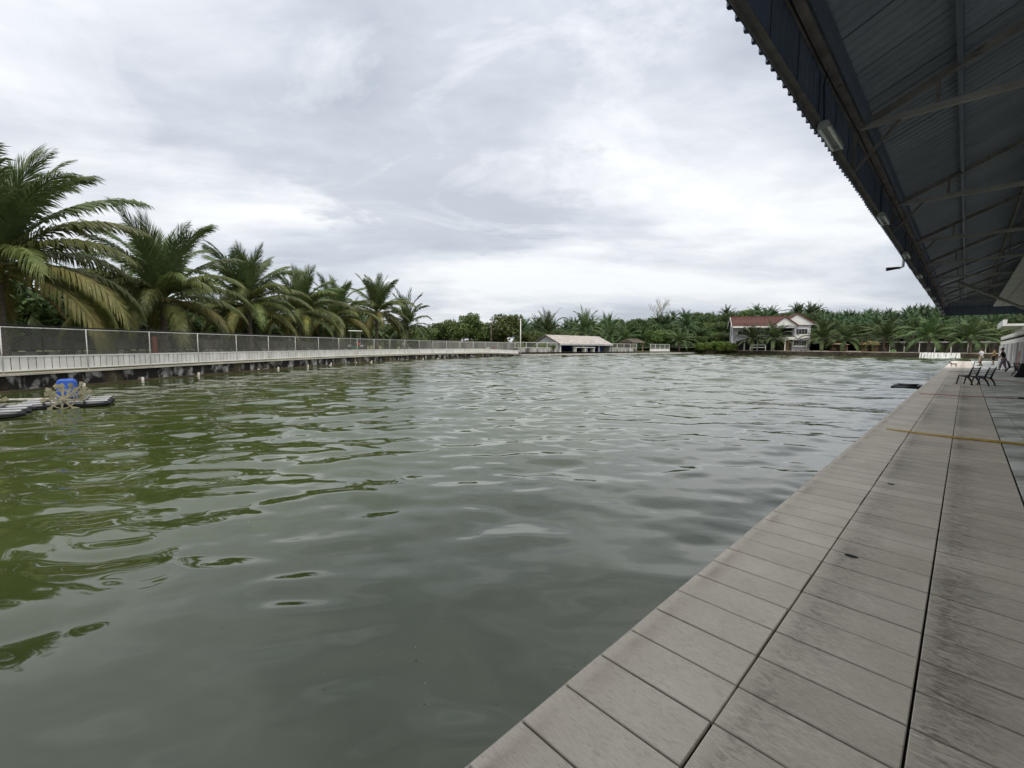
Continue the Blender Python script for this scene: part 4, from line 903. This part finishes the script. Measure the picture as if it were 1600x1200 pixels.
# row of rounded trees behind the end of the left fence
for i, (px, Y, sc, hs, kd, lab) in enumerate([
        (627, 86, .95, .95, 'mid', 'bushy green tree beside the lone dark palm behind the fence'), (655, 88, .62, .72, 'mid', 'low round bushy tree behind the left fence'),
        (688, 100, .95, 1.0, 'mid', 'loose-crowned tree left of the rounded tree pair'), (712, 98, 1.0, 1.05, 'mid', 'broad green tree left of the wooden utility pole'),
        (733, 96, 1.1, 1.13, 'mid', 'tallest rounded tree left of the wooden utility pole'), (752, 97, .88, 1.1, 'mid', 'narrow rounded tree directly left of the wooden utility pole'),
        (790, 95, 1.25, 1.0, 'mid', 'large rounded tree between the utility pole and the white lamp pole'), (775, 99, .9, .85, 'mid', 'smaller rounded tree directly behind the utility pole'),
        (822, 102, .8, .9, 'mid', 'tree right behind the white lamp pole'), (838, 108, .85, .9, 'mid', 'small tree left of the palm by the shed'), (700, 108, .9, 1.0, 'dark', 'dark tree behind the broad green trees'), (672, 112, .8, .95, 'dark', 'dark tree behind the low bushy tree')]):
    x, y = pxy(px, Y); tree(kd, 'broadleaf_tree', lab, x, y, GZ - .1, sc, 'trees behind the left fence', hs)
for px, Y, sc, lab in ((1022, 128, 1.0, 'round green tree beside the white fence panel at the end of the platform'), (1043, 130, .9, 'second round green tree right of the white fence panel')):
    x, y = pxy(px, Y); tree('mid', 'broadleaf_tree', lab, x, y, .4, sc, 'round trees by the platform', .95)
# mixed wood on the hill behind the shed and the house
for j in range(15):
    for i in range(17):
        az = 1.5 + i * 2.05 + rnd.uniform(-.8, .8); r_ = 150 + j * 9.5 + rnd.uniform(-4, 4)
        x, y = r_ * math.sin(R(az)), r_ * math.cos(R(az))
        if y < 140: continue
        if Vector((x, y, 0)).dot(nv) > SF - 4 and Vector((x, y, 0)).dot(dv) < TF + 22: continue
        kd = 'dark' if rnd.random() < .62 else 'mid'; hh = .85 if az < 8 else 1.0
        if rnd.random() < .2:
            o = put('oil_palm', OIL[rnd.randrange(3)], None, (x, y, hill_z(x, y) + 1.0), (0, 0, rnd.uniform(0, 6)), (1.15, 1.15, 1.35)); tag(o, 'one of the palms growing among the trees of the wood', 'palm tree', 'palms in the far wood'); continue
        tree(kd, 'forest_tree', 'one of the ' + ('dark' if kd == 'dark' else 'green') + ' broadleaf trees of the wood beyond the pond', x, y, hill_z(x, y) - .4, rnd.uniform(.75, 1.12) * (1.05 if kd == 'dark' else 1.2), 'trees of the far wood', hh * rnd.uniform(.8, 1.1))
# undergrowth at the foot of the hill, right
for i in range(30):
    s_ = -46 + i * 2.6; p = D(s_ * 1.25 + 8, TF + (22 if i % 2 else 31) + rnd.uniform(-3, 3)); tree('mid' if i % 3 else 'dark', 'broadleaf_tree', 'one of the bushy trees behind the huts at the foot of the oil palm hill', p.x, p.y, max(.6, hill_z(p.x, p.y) - .3), rnd.uniform(.75, .95), 'bushy trees at the foot of the hill', .85)
for i in range(9):
    px = 1092 + i * 6.2; x, y = pxy(px, 124 + rnd.uniform(-1.5, 1.5)); tree('bright', 'shrub', 'one of the bright green shrubs left of the red-roofed house', x, y, .78, rnd.uniform(.8, 1.1), 'bright shrubs beside the house', .85, 'shrub')
for i in range(34):   # shaded undergrowth behind the zinc fence
    Y = 11 + i * 1.9; x = -32.5 - rnd.uniform(0, 4) + Y * .11; tree('mid' if i % 3 else 'dark', 'shrub', 'one of the dark leafy shrubs behind the corrugated fence', x, Y, .35, rnd.uniform(.62, .82), 'undergrowth behind the corrugated fence', .85, 'shrub')
for i in range(14):
    x, y = pxy(rnd.uniform(655, 860), rnd.uniform(88, 93)); tree('bright', 'shrub', 'one of the low garden shrubs behind the far end of the left fence', x, y, .4, rnd.uniform(.5, .8), 'garden shrubs behind the fence', .8, 'shrub')
for i in range(14):
    x, y = pxy(1038 + i * 8 + rnd.uniform(-3, 3), 131 + rnd.uniform(0, 9)); tree('mid' if i % 4 else 'dark', 'broadleaf_tree', 'one of the bushy trees between the platform and the red-roofed house', x, y, max(.7, hill_z(x, y)), rnd.uniform(.5, .8), 'bushy trees left of the house', .85)
for i in range(14):
    x, y = pxy(470 + i * 16 + rnd.uniform(-5, 5), 92 + rnd.uniform(0, 16)); tree('dark' if i % 3 else 'mid', 'broadleaf_tree', 'one of the dark trees closing the view behind the coconut palm row', x, y, .3, rnd.uniform(.7, .9), 'trees behind the coconut palm row', .9)
for i in range(24):
    x, y = pxy(520 + i * 15 + rnd.uniform(-5, 5), 112 + rnd.uniform(0, 6)); tree('bright' if i % 3 == 0 else 'mid', 'hedge_bush', 'one of the low hedge bushes closing the garden beyond the left fence', x, y, .3, (1.1 if i % 3 == 0 else .5) * rnd.uniform(.9, 1.15), 'hedge beyond the left fence', .9, 'bush')
for i in range(20):
    Y = 12 + i * 3.0; x = -41 - rnd.uniform(0, 7) + Y * .12; tree('dark' if i % 2 else 'mid', 'broadleaf_tree', 'one of the dark trees far behind the corrugated fence on the left', x, Y, .2, rnd.uniform(.62, .8), 'trees far behind the corrugated fence', .8)
# bare tree
bt = thing('bare_tree', 'leafless pale grey tree sticking out above the wood', 'tree', (*pxy(1023, 205), hill_z(*pxy(1023, 205))), 0)
b = MB(); rg = random.Random(3)
def branch(p, d_, l, r_, lev):
    q = p + d_ * l; b.tube([p, (p + q) / 2 + Vector((rg.uniform(-.1, .1), rg.uniform(-.1, .1), 0)) * l, q], [r_, r_ * .8, r_ * .6], 5, False)
    if lev == 0: return
    for k in range(4 if lev > 1 else 3):
        e = Vector((rg.uniform(-1, 1), rg.uniform(-1, 1), rg.uniform(.35, 1.1))).normalized(); branch(q if k % 2 else p + d_ * l * .7, (d_ * .55 + e * .8).normalized(), l * .62, r_ * .6, lev - 1)
branch(Vector((0, 0, -1)), Vector((0.03, 0, 1)), 8.0, .28, 4); b.build('branches', 'concrete', bt)

# ------------------------------------------------------------------ poles
lp = thing('lamp_pole', 'tall white pole with a cross bar at the end of the left fence', 'pole', (1.45, 78.3, 0.1))
MB().tube([(0, 0, -.5), (0, 0, 6.25)], [.10, .07], 10).build('pole', 'white_paint', lp, smooth=True)
MB().box(-.55, .55, -.04, .04, 6.1, 6.2).build('cross_bar', 'steel', lp)
for sx in (-.45, .45): MB().box(sx - .12, sx + .12, -.14, .06, 6.201, 6.3).build('floodlight', 'steel', lp)
x, y = pxy(767, 88)
up_ = thing('utility_pole', 'brown wooden utility pole with a cross arm among the rounded trees', 'pole', (x, y, .3))
MB().tube([(0, 0, 0), (0, 0, 6.0)], [.13, .09], 8).build('pole', 'bark', up_, smooth=True); MB().box(-.7, .7, -.04, .04, 5.45, 5.55).build('cross_arm', 'bark', up_)
for k in (-1, 1): MB().tube([(.6 * k, 0, 5.6), (7 * k, 1, 5.3), (14 * k, 2, 5.5)], .012, 4).build('wire', 'black_pipe', up_)

# ------------------------------------------------------------------ low walls, fences and shed on the far left platform
def low_fence(label, s_, t0, t1, wall_m='stained_low', solid=False, zb=0.1):
    f = thing('platform_fence', label, 'fence', rotz=RZ, loc=(0, 0, 0))
    MB().box(s_ - .2, s_, t0, t1, zb, 1.12 if not solid else 1.0).build('low_wall', 'white_paint' if solid else wall_m, f)
    n = max(2, int((t1 - t0) / 2.6))
    for k in range(n + 1):
        t = t0 + .05 + (t1 - t0 - .1) * k / n; MB().box(s_ - .14, s_ - .06, t - .04, t + .04, 1.0, 2.25).build('post', 'white_paint', f)
    for z in (1.2, 2.21): MB().box(s_ - .13, s_ - .07, t0, t1, z, z + .07).build('rail', 'white_paint', f)
    b = MB()
    for k in range(int((t1 - t0) / .16)):
        t = t0 + .08 + k * .16; b.box(s_ - .105, s_ - .09, t - .008, t + .008, 1.1, 2.22)
    b.build('wire_mesh', 'wire', f); return f
low_fence('stained low wall with white railing left of the shed', -57.4, 56.2, 68.2)
low_fence('stained low wall with white railing right of the shed', -57.4, 87.2, 99.0)
low_fence('white panel fence standing at the water near the round trees', -56.4, 104.0, 114.5, solid=True)
shed = thing('shed', 'open-fronted waterside shed with pale stained gabled roof and block counters', 'shed', D(-57.2, 68.6, .1), RZ)
# local x inland(-) .. x negative is away from the pond
Ls = 18.2; eh = 1.95; dp_ = 7.0; rh = 3.75
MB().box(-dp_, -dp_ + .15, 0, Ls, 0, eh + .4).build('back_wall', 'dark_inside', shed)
MB().prism([(-dp_, 0), (-.1, 0), (-.1, eh), (-dp_ * .5, rh - .12), (-dp_, eh)], 'y', 0.0, .15).build('gable_wall', 'shed_wall', shed)
MB().prism([(-dp_, 0), (-.1, 0), (-.1, eh), (-dp_ * .5, rh - .12), (-dp_, eh)], 'y', Ls - .15, Ls).build('gable_wall', 'shed_wall', shed)
nsh = 12
for k in range(nsh):
    y0 = -.4 + (Ls + .8) * k / nsh; y1 = y0 + (Ls + .8) / nsh - .02; dz = rnd.uniform(-.02, .02)
    b = MB(); b.prism([(.5, eh - .05 + dz), (-dp_ * .5, rh + dz), (-dp_ * .5, rh + .07 + dz), (.5, eh + .03 + dz)], 'y', y0, y1); b.build('roof_sheet', 'shed_roof', shed)
b = MB(); b.prism([(-dp_ * .5, rh), (-dp_ - .4, eh - .05), (-dp_ - .4, eh + .02), (-dp_ * .5, rh + .07)], 'y', -.4, Ls + .4); b.build('rear_roof', 'shed_roof', shed)
MB().box(.42, .5, -.4, Ls + .4, eh - .28, eh - .06).build('fascia_board', 'shed_wall', shed)
for y in (.1, 4.5, 9, 13.5, Ls - .3): MB().box(-.05, .15, y, y + .22, 0, eh - .1).build('pillar', 'white_paint' if y < 1 else 'shed_wall', shed)
for y in (4.9, 8.2, 11.4):
    MB().box(-.6, .3, y, y + .28, 0, 1.18).build('counter_leg', 'concrete_pale', shed)
MB().box(-.7, .35, 4.7, 11.9, 1.181, 1.32).build('counter_top', 'concrete_pale', shed)
MB().box(-dp_ + .2, -dp_ + .3, 7.5, 17.5, .1, 1.8).build('back_board', 'blue_board', shed)
for y in (12.6, 15.2):
    MB().box(-2.2, -1.2, y, y + 1.4, 0.0, 1.5).build('cabinet', 'blue_board', shed)
tag(MB().tube([D(-57.5, 76.9, 1.42), D(-57.5, 76.9, 1.75)], [.32, .22], 12).build('white_tub', 'white_paint'), 'white tub standing on the counter of the shed', 'tub')
hut = thing('brown_hut', 'dark open hut with a brown roof between the two white fences', 'hut', D(-61.5, 104.0, .35), RZ)
for x_, y_ in ((0, 0), (0, 5), (-3.5, 0), (-3.5, 5)): MB().box(x_ - .1, x_ + .1, y_ - .1, y_ + .1, 0, 2.4).build('post', 'wood', hut)
MB().box(-3.6, -3.4, .1, 4.9, 0, 2.3).build('back_wall', 'dark_inside', hut)
MB().prism([(.6, 2.35), (-1.75, 3.3), (-4.1, 2.35), (-4.1, 2.25), (.6, 2.25)], 'y', -.6, 5.6).build('roof', 'bark', hut)
# small things behind the left fence
for i, (px, Y, lab) in enumerate(((762, 82, 'pale painted drum behind the far end of the fence, left one'), (772, 83, 'pale painted drum behind the far end of the fence, right one'))):
    x, y = pxy(px, Y); d_ = MB(); d_.tube([(0, 0, 0), (0, 0, .3), (0, 0, .6), (0, 0, .9)], [.28, .30, .30, .28], 12); tag(d_.build('drum', 'brick_red' if i else 'pipe_white', loc=(x, y, GZ)), lab, 'drum')
x, y = pxy(655, 76); hs_ = thing('garden_wall', 'grey garden wall behind the far end of the left fence', 'wall', (x, y, GZ), R(38))
MB().box(0, 22, 0, .2, 0, 1.7).build('wall_panel', 'zinc', hs_); MB().box(0, 22, -.04, .24, 1.701, 1.8).build('coping', 'concrete', hs_)

# tractor
x, y = pxy(556, 54); tr = thing('tractor', 'small tractor with a white canopy parked behind the fence under the palms', 'tractor', (x, y, GZ), R(20))
MB().box(-.45, .45, -.2, 1.5, .75, 1.25).build('bonnet', 'tractor_green', tr, bevel=.06); MB().box(-.5, .5, -1.5, -.2, .6, 1.0).build('chassis', 'tractor_green', tr, bevel=.04)
MB().box(-.3, .3, -1.1, -.6, 1.0, 1.5).build('seat', 'black_plastic', tr, bevel=.05)
for sx in (-.6, .6):
    wl = MB().tube([(sx * 1.15 - .18, -1.0, .72), (sx * 1.15 + .18, -1.0, .72)], .72, 20).build('rear_wheel', 'black_plastic', tr); MB().tube([(sx * 1.15 - .19, -1.0, .72), (sx * 1.15 + .19, -1.0, .72)], .36, 14).build('rim', 'pipe_white', wl)
    wl = MB().tube([(sx - .12, 1.1, .42), (sx + .12, 1.1, .42)], .42, 18).build('front_wheel', 'black_plastic', tr); MB().tube([(sx - .13, 1.1, .42), (sx + .13, 1.1, .42)], .2, 12).build('rim', 'pipe_white', wl)
for sx in (-.55, .55):
    for sy in (-1.4, .1): MB().box(sx - .03, sx + .03, sy - .03, sy + .03, 1.0, 2.75).build('canopy_post', 'steel', tr)
MB().box(-.8, .8, -1.7, .5, 2.75, 2.87).build('canopy', 'white_paint', tr, bevel=.05)
MB().prism([(-.2, 0), (.2, 0), (0, .34)], 'y', -1.56, -1.51).build('warning_triangle', 'signal_red', tr, loc=(0.35, 0, 1.15))

# ------------------------------------------------------------------ house with the red roof
hx, hy = pxy(1143, 124.5)
HR = R(90 - 111)
ho = thing('house', 'two-storey lilac-grey house with red tiled roof, white gables and balcony', 'house', (hx, hy, .80), HR)
W_, DP = 18.6, 9.5; E1, E0, RH = 6.9, 3.35, 9.6      # local x right along the facade, y away from the camera
MB().box(0, 14.5, 1.6, DP, 0, E1).build('wall', 'wall_lilac', ho)
MB().box(14.5, W_, .3, DP, 0, E1).build('wing_wall', 'wall_lilac', ho)
MB().prism([(-.0, E1), (DP + 1, E1), (DP * .5 + .8, RH - .3)], 'x', -.02, .2).build('left_gable', 'white_paint', ho, loc=(0, 0, 0))
# main roof (ridge along x): individual tile courses
ry = DP * .5 + .8
for k in range(10):
    a0, a1 = k / 10, (k + 1) / 10
    p0 = (0.6 - 1.3 + (ry + .7 - .0) * a0 * 1.0, E1 - .25 + (RH - E1 + .25) * a0); p1 = (-.7 + (ry + .7) * a1 + .1, E1 - .25 + (RH - E1 + .25) * a1 + .0)
    p0 = (-.7 + (ry + .7) * a0, p0[1])
    MB().prism([(p0[0], p0[1]), (p1[0], p1[1] + .03), (p1[0], p1[1] + .10), (p0[0], p0[1] + .16)], 'x', -.5, 14.6).build('tile_course', 'roof_tile_red', ho)
MB().prism([(ry, RH + .05), (DP + 2.3, E1 - .25), (DP + 2.3, E1 - .15), (ry, RH + .15)], 'x', -.5, 14.6).build('rear_roof', 'roof_tile_red', ho)
MB().box(-.55, 14.6, ry - .15, ry + .15, RH + .06, RH + .2).build('ridge_cap', 'trim_red', ho)
# barge boards left
for q in ((-.7, E1 - .35, ry, RH - .1), (DP + 2.3, E1 - .35, ry, RH - .1)): MB().bar((-.55, q[0], q[1]), (-.55, q[2], q[3]), .1, .35, (0, 0, 1)).build('barge_board', 'white_paint', ho)
MB().box(-.3, 13.2, -.75, -.62, E1 - .62, E1 - .2).build('eave_fascia', 'white_paint', ho)
# big right gable facing the camera, lower gable in front of it
def front_gable(x0, x1, zb, zt, y, nm):
    xm = (x0 + x1) / 2
    MB().prism([(x0 + .3, zb), (x1 - .3, zb), (xm, zt - .18)], 'y', y, y + .2).build(nm, 'white_paint', ho)
    for (xa, xb) in ((x0, xm), (x1, xm)):
        MB().bar((xa, y - .28, zb), (xb, y - .28, zt), .12, .26, (0, 0, 1)).build('gable_trim', 'trim_red', ho)
    for sgn, xa in ((-1, x0), (1, x1)):
        b = MB(); b.add([(xa, y - .35, zb + .03), (xm, y - .35, zt + .03), (xm, ry + .5, zt + .03), (xa, ry + .5, zb + .03), (xa, y - .35, zb + .15), (xm, y - .35, zt + .15), (xm, ry + .5, zt + .15), (xa, ry + .5, zb + .15)], [(0, 1, 2, 3), (4, 7, 6, 5), (0, 4, 5, 1), (3, 2, 6, 7), (0, 3, 7, 4)]); b.build('gable_roof', 'roof_tile_red', ho)
front_gable(10.6, 20.0, E1 + .1, RH + .45, .0, 'gable_panel')
front_gable(8.9, 15.6, E1 - .25, E1 + 2.25, -1.3, 'porch_gable_panel')
MB().box(9.3, 15.2, -1.2, .29, E1 - .75, E1 - .26).build('porch_lintel', 'wall_lilac', ho)
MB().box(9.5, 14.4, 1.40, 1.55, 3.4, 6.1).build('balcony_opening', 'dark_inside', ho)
MB().box(14.6, 15.0, -1.1, -.7, 3.3, E1 - .76).build('balcony_column', 'wall_lilac', ho); MB().box(9.4, 9.8, -1.1, -.7, 3.3, E1 - .76).build('balcony_column', 'wall_lilac', ho)
MB().box(2.6, 15.2, -1.25, 1.59, 3.0, 3.35).build('balcony_slab', 'white_paint', ho)
MB().box(2.6, 15.2, -1.24, -1.1, 3.351, 3.75).build('balcony_parapet', 'white_paint', ho)
rail = MB()
for k in range(40): rail.box(9.6 + k * .125, 9.63 + k * .125, -1.18, -1.15, 3.751, 4.6)
rail.box(9.5, 14.7, -1.2, -1.13, 4.6, 4.68); rail.build('railing', 'black_plastic', ho)
def window(x0, x1, z0, z1, y, npan=4):
    w_ = MB(); w_.box(x0 - .12, x1 + .12, y - .06, y - .005, z0 - .12, z1 + .12); wo_ = w_.build('window', 'white_paint', ho)
    dx_ = (x1 - x0) / npan
    for k in range(npan): MB().box(x0 + k * dx_ + .03, x0 + (k + 1) * dx_ - .03, y - .09, y - .065, z0, z1).build('pane', 'glass_dark', wo_)
window(1.2, 4.6, 4.4, 5.9, 1.6, 3); window(6.0, 9.0, 4.4, 5.9, 1.6, 3); window(15.2, 17.9, 4.55, 5.9, .3, 4); window(14.9, 17.8, 1.45, 2.75, .3, 5)
MB().box(15.0, 18.1, .02, .299, 3.35, 4.4).build('window_apron', 'white_paint', ho); MB().box(14.6, 18.3, -.3, .299, 2.95, 3.15).build('window_hood', 'wall_lilac', ho)
MB().box(14.8, 17.9, .0, .298, 1.05, 1.35).build('window_sill', 'white_paint', ho)
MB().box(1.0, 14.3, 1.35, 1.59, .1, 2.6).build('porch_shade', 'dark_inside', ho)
for x_ in (2.8, 6.0, 9.5, 12.6): MB().box(x_ - .12, x_ + .12, -1.1, -.86, 0, 2.999).build('porch_column', 'white_paint', ho)
MB().box(13.0, 14.1, 1.27, 1.349, .0, 2.4).build('door', 'wood', ho)
MB().box(-.03, -.005, 3.5, 5.0, 4.3, 5.8).build('side_window', 'glass_dark', ho)
MB().box(-.2, .0, 1.2, 1.59, 0, E1 - .3).build('downpipe', 'white_paint', ho)
an = MB(); an.tube([(9, ry, RH + .2), (9, ry, RH + 1.9)], .03, 5); an.box(8.4, 9.6, ry - .02, ry + .02, RH + 1.6, RH + 1.64); an.build('antenna', 'steel', ho)
# things in front of the house and along the bank
x, y = pxy(1170, 118.5); tb = thing('white_stand', 'white open stand with two rails in front of the house porch', 'stand', (x, y, .82), HR)
for k in (0, 3.6): MB().box(k, k + .15, 0, .15, 0, 1.5).build('post', 'white_paint', tb)
for z in (.75, 1.4): MB().box(.15, 3.6, .02, .13, z, z + .16).build('rail', 'white_paint', tb)
def far_hut(name, label, px, Y, wd, dp2, h1, h2, roof_m, rz=RZ):
    x, y = pxy(px, Y); h = thing(name, label, 'hut', (x, y, .82), rz)
    for a in (-wd / 2, wd / 2):
        for c in (-dp2 / 2, dp2 / 2): MB().box(a - .09, a + .09, c - .09, c + .09, 0, h1).build('post', 'wood', h)
    MB().box(-wd / 2, wd / 2, dp2 / 2 - .06, dp2 / 2 + .06, 0, h1 - .05).build('back_wall', 'bark', h)
    for a, c in ((-wd / 2, -wd * .1), (wd * .15, wd / 2)): MB().box(a, c, -dp2 / 2 - .05, -dp2 / 2 + .05, 0, .9).build('front_panel', 'wood', h)
    b = MB(); e = .5; x0, x1, y0, y1 = -wd / 2 - e, wd / 2 + e, -dp2 / 2 - e, dp2 / 2 + e
    b.add([(x0, y0, h1), (x1, y0, h1), (x1, y1, h1), (x0, y1, h1), (x0 * .4, 0, h2), (x1 * .4, 0, h2)], [(0, 1, 5, 4), (1, 2, 5), (2, 3, 4, 5), (3, 0, 4), (3, 2, 1, 0)]); b.build('roof', roof_m, h); return h
far_hut('thatched_hut', 'small hut with yellow thatched roof on the far bank', 1357, 111, 3.0, 2.6, 1.75, 2.75, 'thatch')
far_hut('pergola', 'small wooden pergola shelter on the far bank left of the thatched hut', 1308, 115, 3.2, 2.6, 1.75, 2.1, 'wood')
far_hut('small_shelter', 'grey-roofed shelter right beside the thatched hut', 1374, 112, 2.6, 2.6, 1.6, 2.2, 'tarp_grey')
lr = thing('long_shelter', 'long low grey shelter behind the palms on the far bank', 'shelter', D(-16, TF + 12, .82), RZ)
MB().box(0, 22, 0, 4, 2.3, 2.55).build('roof', 'shed_wall', lr); MB().box(0, 22, 3.7, 3.9, 0, 2.299).build('back_wall', 'zinc', lr)
for k in range(9): MB().box(k * 2.7, k * 2.7 + .14, 0.1, .24, 0, 2.299).build('post', 'white_paint', lr)
x, y = pxy(1393, 104); um = thing('green_umbrella', 'lime green folded umbrella cloth at the water edge of the far bank', 'umbrella', (x, y, .75), 0)
b = MB(); b.add([(-.95, 0, .25), (0, -.6, .1), (.95, 0, .3), (0, .6, .35), (.1, 0, .85)], [(0, 1, 4), (1, 2, 4), (2, 3, 4), (3, 0, 4), (3, 2, 1, 0)]); b.build('cloth', 'lime', um); MB().tube([(.1, 0, -.6), (.1, 0, .9)], .03, 6).build('stick', 'steel', um)
for i, (px, Y) in enumerate(((1357, 105), (1381, 104))):
    x, y = pxy(px, Y); b = MB(); b.ellip((0, 0, .1), (1.5, .6, .42), 12, 8)
    tag(b.build('moored_float', 'tarp_grey', loc=(x, y, WZ), rotz=RZ, smooth=True), ('grey covered float moored below the thatched hut', 'grey covered float moored below the palm right of the thatched hut')[i], 'float')
for i, px in enumerate((1242, 1250, 1257, 1266, 1303)):
    x, y = pxy(px, 116 - i); b = MB(); b.tube([(0, 0, -1), (0, 0, .35)], .22, 8); b.tube([(0, 0, .35), (0, 0, .62)], [.28, .2], 8)
    tag(b.build('mooring_post', 'black_plastic', loc=(x, y, .4)), 'dark stubby mooring post along the bank right of the house', 'post', 'mooring posts along the bank')
# waterfall over the far wall
wf = thing('waterfall', 'white foaming waterfall pouring over the far retaining wall', 'waterfall', D(0, TF - .3), RZ)
rg = np.random.RandomState(2); s_a, s_b = -7.0, -0.9
for k in range(34):
    sc_ = s_a + (s_b - s_a) * (k + rg.uniform(.1, .9)) / 34; wd = rg.uniform(.07, .17); reach = rg.uniform(.5, 1.25); b = MB(); vs = []; rows = 8
    for j in range(rows):
        u = j / (rows - 1); yy = -.03 - reach * u; zz = .80 + rg.uniform(-.02, .05) - 1.08 * u ** 1.7; ww = wd * (.75 + .9 * u)
        for q in range(6):
            an_ = q * math.pi / 3; vs.append((sc_ + ww * math.cos(an_) + rg.uniform(-.03, .03), yy + ww * .6 * math.sin(an_) + rg.uniform(-.03, .03), zz + rg.uniform(-.03, .03)))
    fs = [(j * 6 + q, j * 6 + (q + 1) % 6, j * 6 + 6 + (q + 1) % 6, j * 6 + 6 + q) for j in range(rows - 1) for q in range(6)]
    b.add(vs, fs).build('stream', 'foam', wf, smooth=True)
b = MB()
for k in range(110):
    s_ = rg.uniform(s_a - .3, s_b + .4); r_ = rg.uniform(.06, .2); b.ellip((s_, -.7 - rg.rand() * 1.1, WZ + .01), (r_ * 1.8, r_, r_ * .55), 6, 4)
tag(b.build('foam', 'foam', wf, smooth=True), kind='stuff')

# ------------------------------------------------------------------ paddlewheel aerators
def aerator(label, x, y, rz):
    a = thing('paddlewheel_aerator', label, 'aerator', (x, y, WZ), rz)
    a.scale = (.92, .92, .95)
    for k in range(3):
        yy = -.62 + k * .62
        b = MB(); n = 12; P = []; rad = []
        for i in range(n + 1):
            u = i / n; P.append((-1.08 + 2.16 * u, yy, .09)); e = min(u, 1 - u) * 10; rad.append(.10 * min(1, .55 + .45 * e))
        b.tube(P, rad, 10); f = b.build('float', 'black_plastic', a, smooth=True)
        MB().box(-1.0, 1.0, yy - .055, yy + .055, .165, .21).build('float_rib', 'float_plastic', f, bevel=.012)
    for xx in (-.45, .45): MB().box(xx - .03, xx + .03, -.8, .8, .215, .26).build('frame_bar', 'steel', a)
    MB().prism([(-.24, .24), (.24, .24), (.23, .78), (.17, .86), (-.17, .86), (-.22, .78)], 'y', -.18, .2).build('motor_cover', 'blue_plastic', a, bevel=.04)
    MB().tube([(0, -1.0, .30), (0, 1.0, .30)], .025, 8).build('shaft', 'steel', a)
    for yy in (-.88, -.42, .45, .9):
        wh = MB(); wh.tube([(0, yy - .05, .30), (0, yy + .05, .30)], .07, 10); w2 = wh.build('paddle_wheel', 'paddle', a)
        rg_ = MB(); rg_.tube([(.27 * math.cos(k * math.pi / 9), yy, .30 + .27 * math.sin(k * math.pi / 9)) for k in range(19)], .018, 6, False); rg_.build('ring', 'paddle', w2)
        for k in range(8):
            an_ = k * math.pi / 4 + yy; c_, s_ = math.cos(an_), math.sin(an_)
            q = MB(); q.bar((.06 * c_, yy, .3 + .06 * s_), (.40 * c_, yy, .3 + .40 * s_), .05, .03, (0, 1, 0))
            q.bar((.36 * c_, yy, .3 + .36 * s_), (.47 * c_ - .06 * s_, yy, .3 + .47 * s_ + .06 * c_), .11, .025, (0, 1, 0)); q.build('blade', 'paddle', w2)
    return a
aerator('paddlewheel aerator with blue motor cover floating in front of the stained wall', -13.25, 12.95, R(38))
aerator('paddlewheel aerator cut off by the left edge of the picture', -13.5, 10.85, R(38))
tag(MB().tube([(-15.6, 13.0, WZ + .16), (-14.2, 13.35, WZ + .17), (-13.0, 13.55, WZ + .2)], .03, 8).build('tether_pole', 'pipe_white', smooth=True), 'thin white pole tethering the aerator in the water', 'pole')
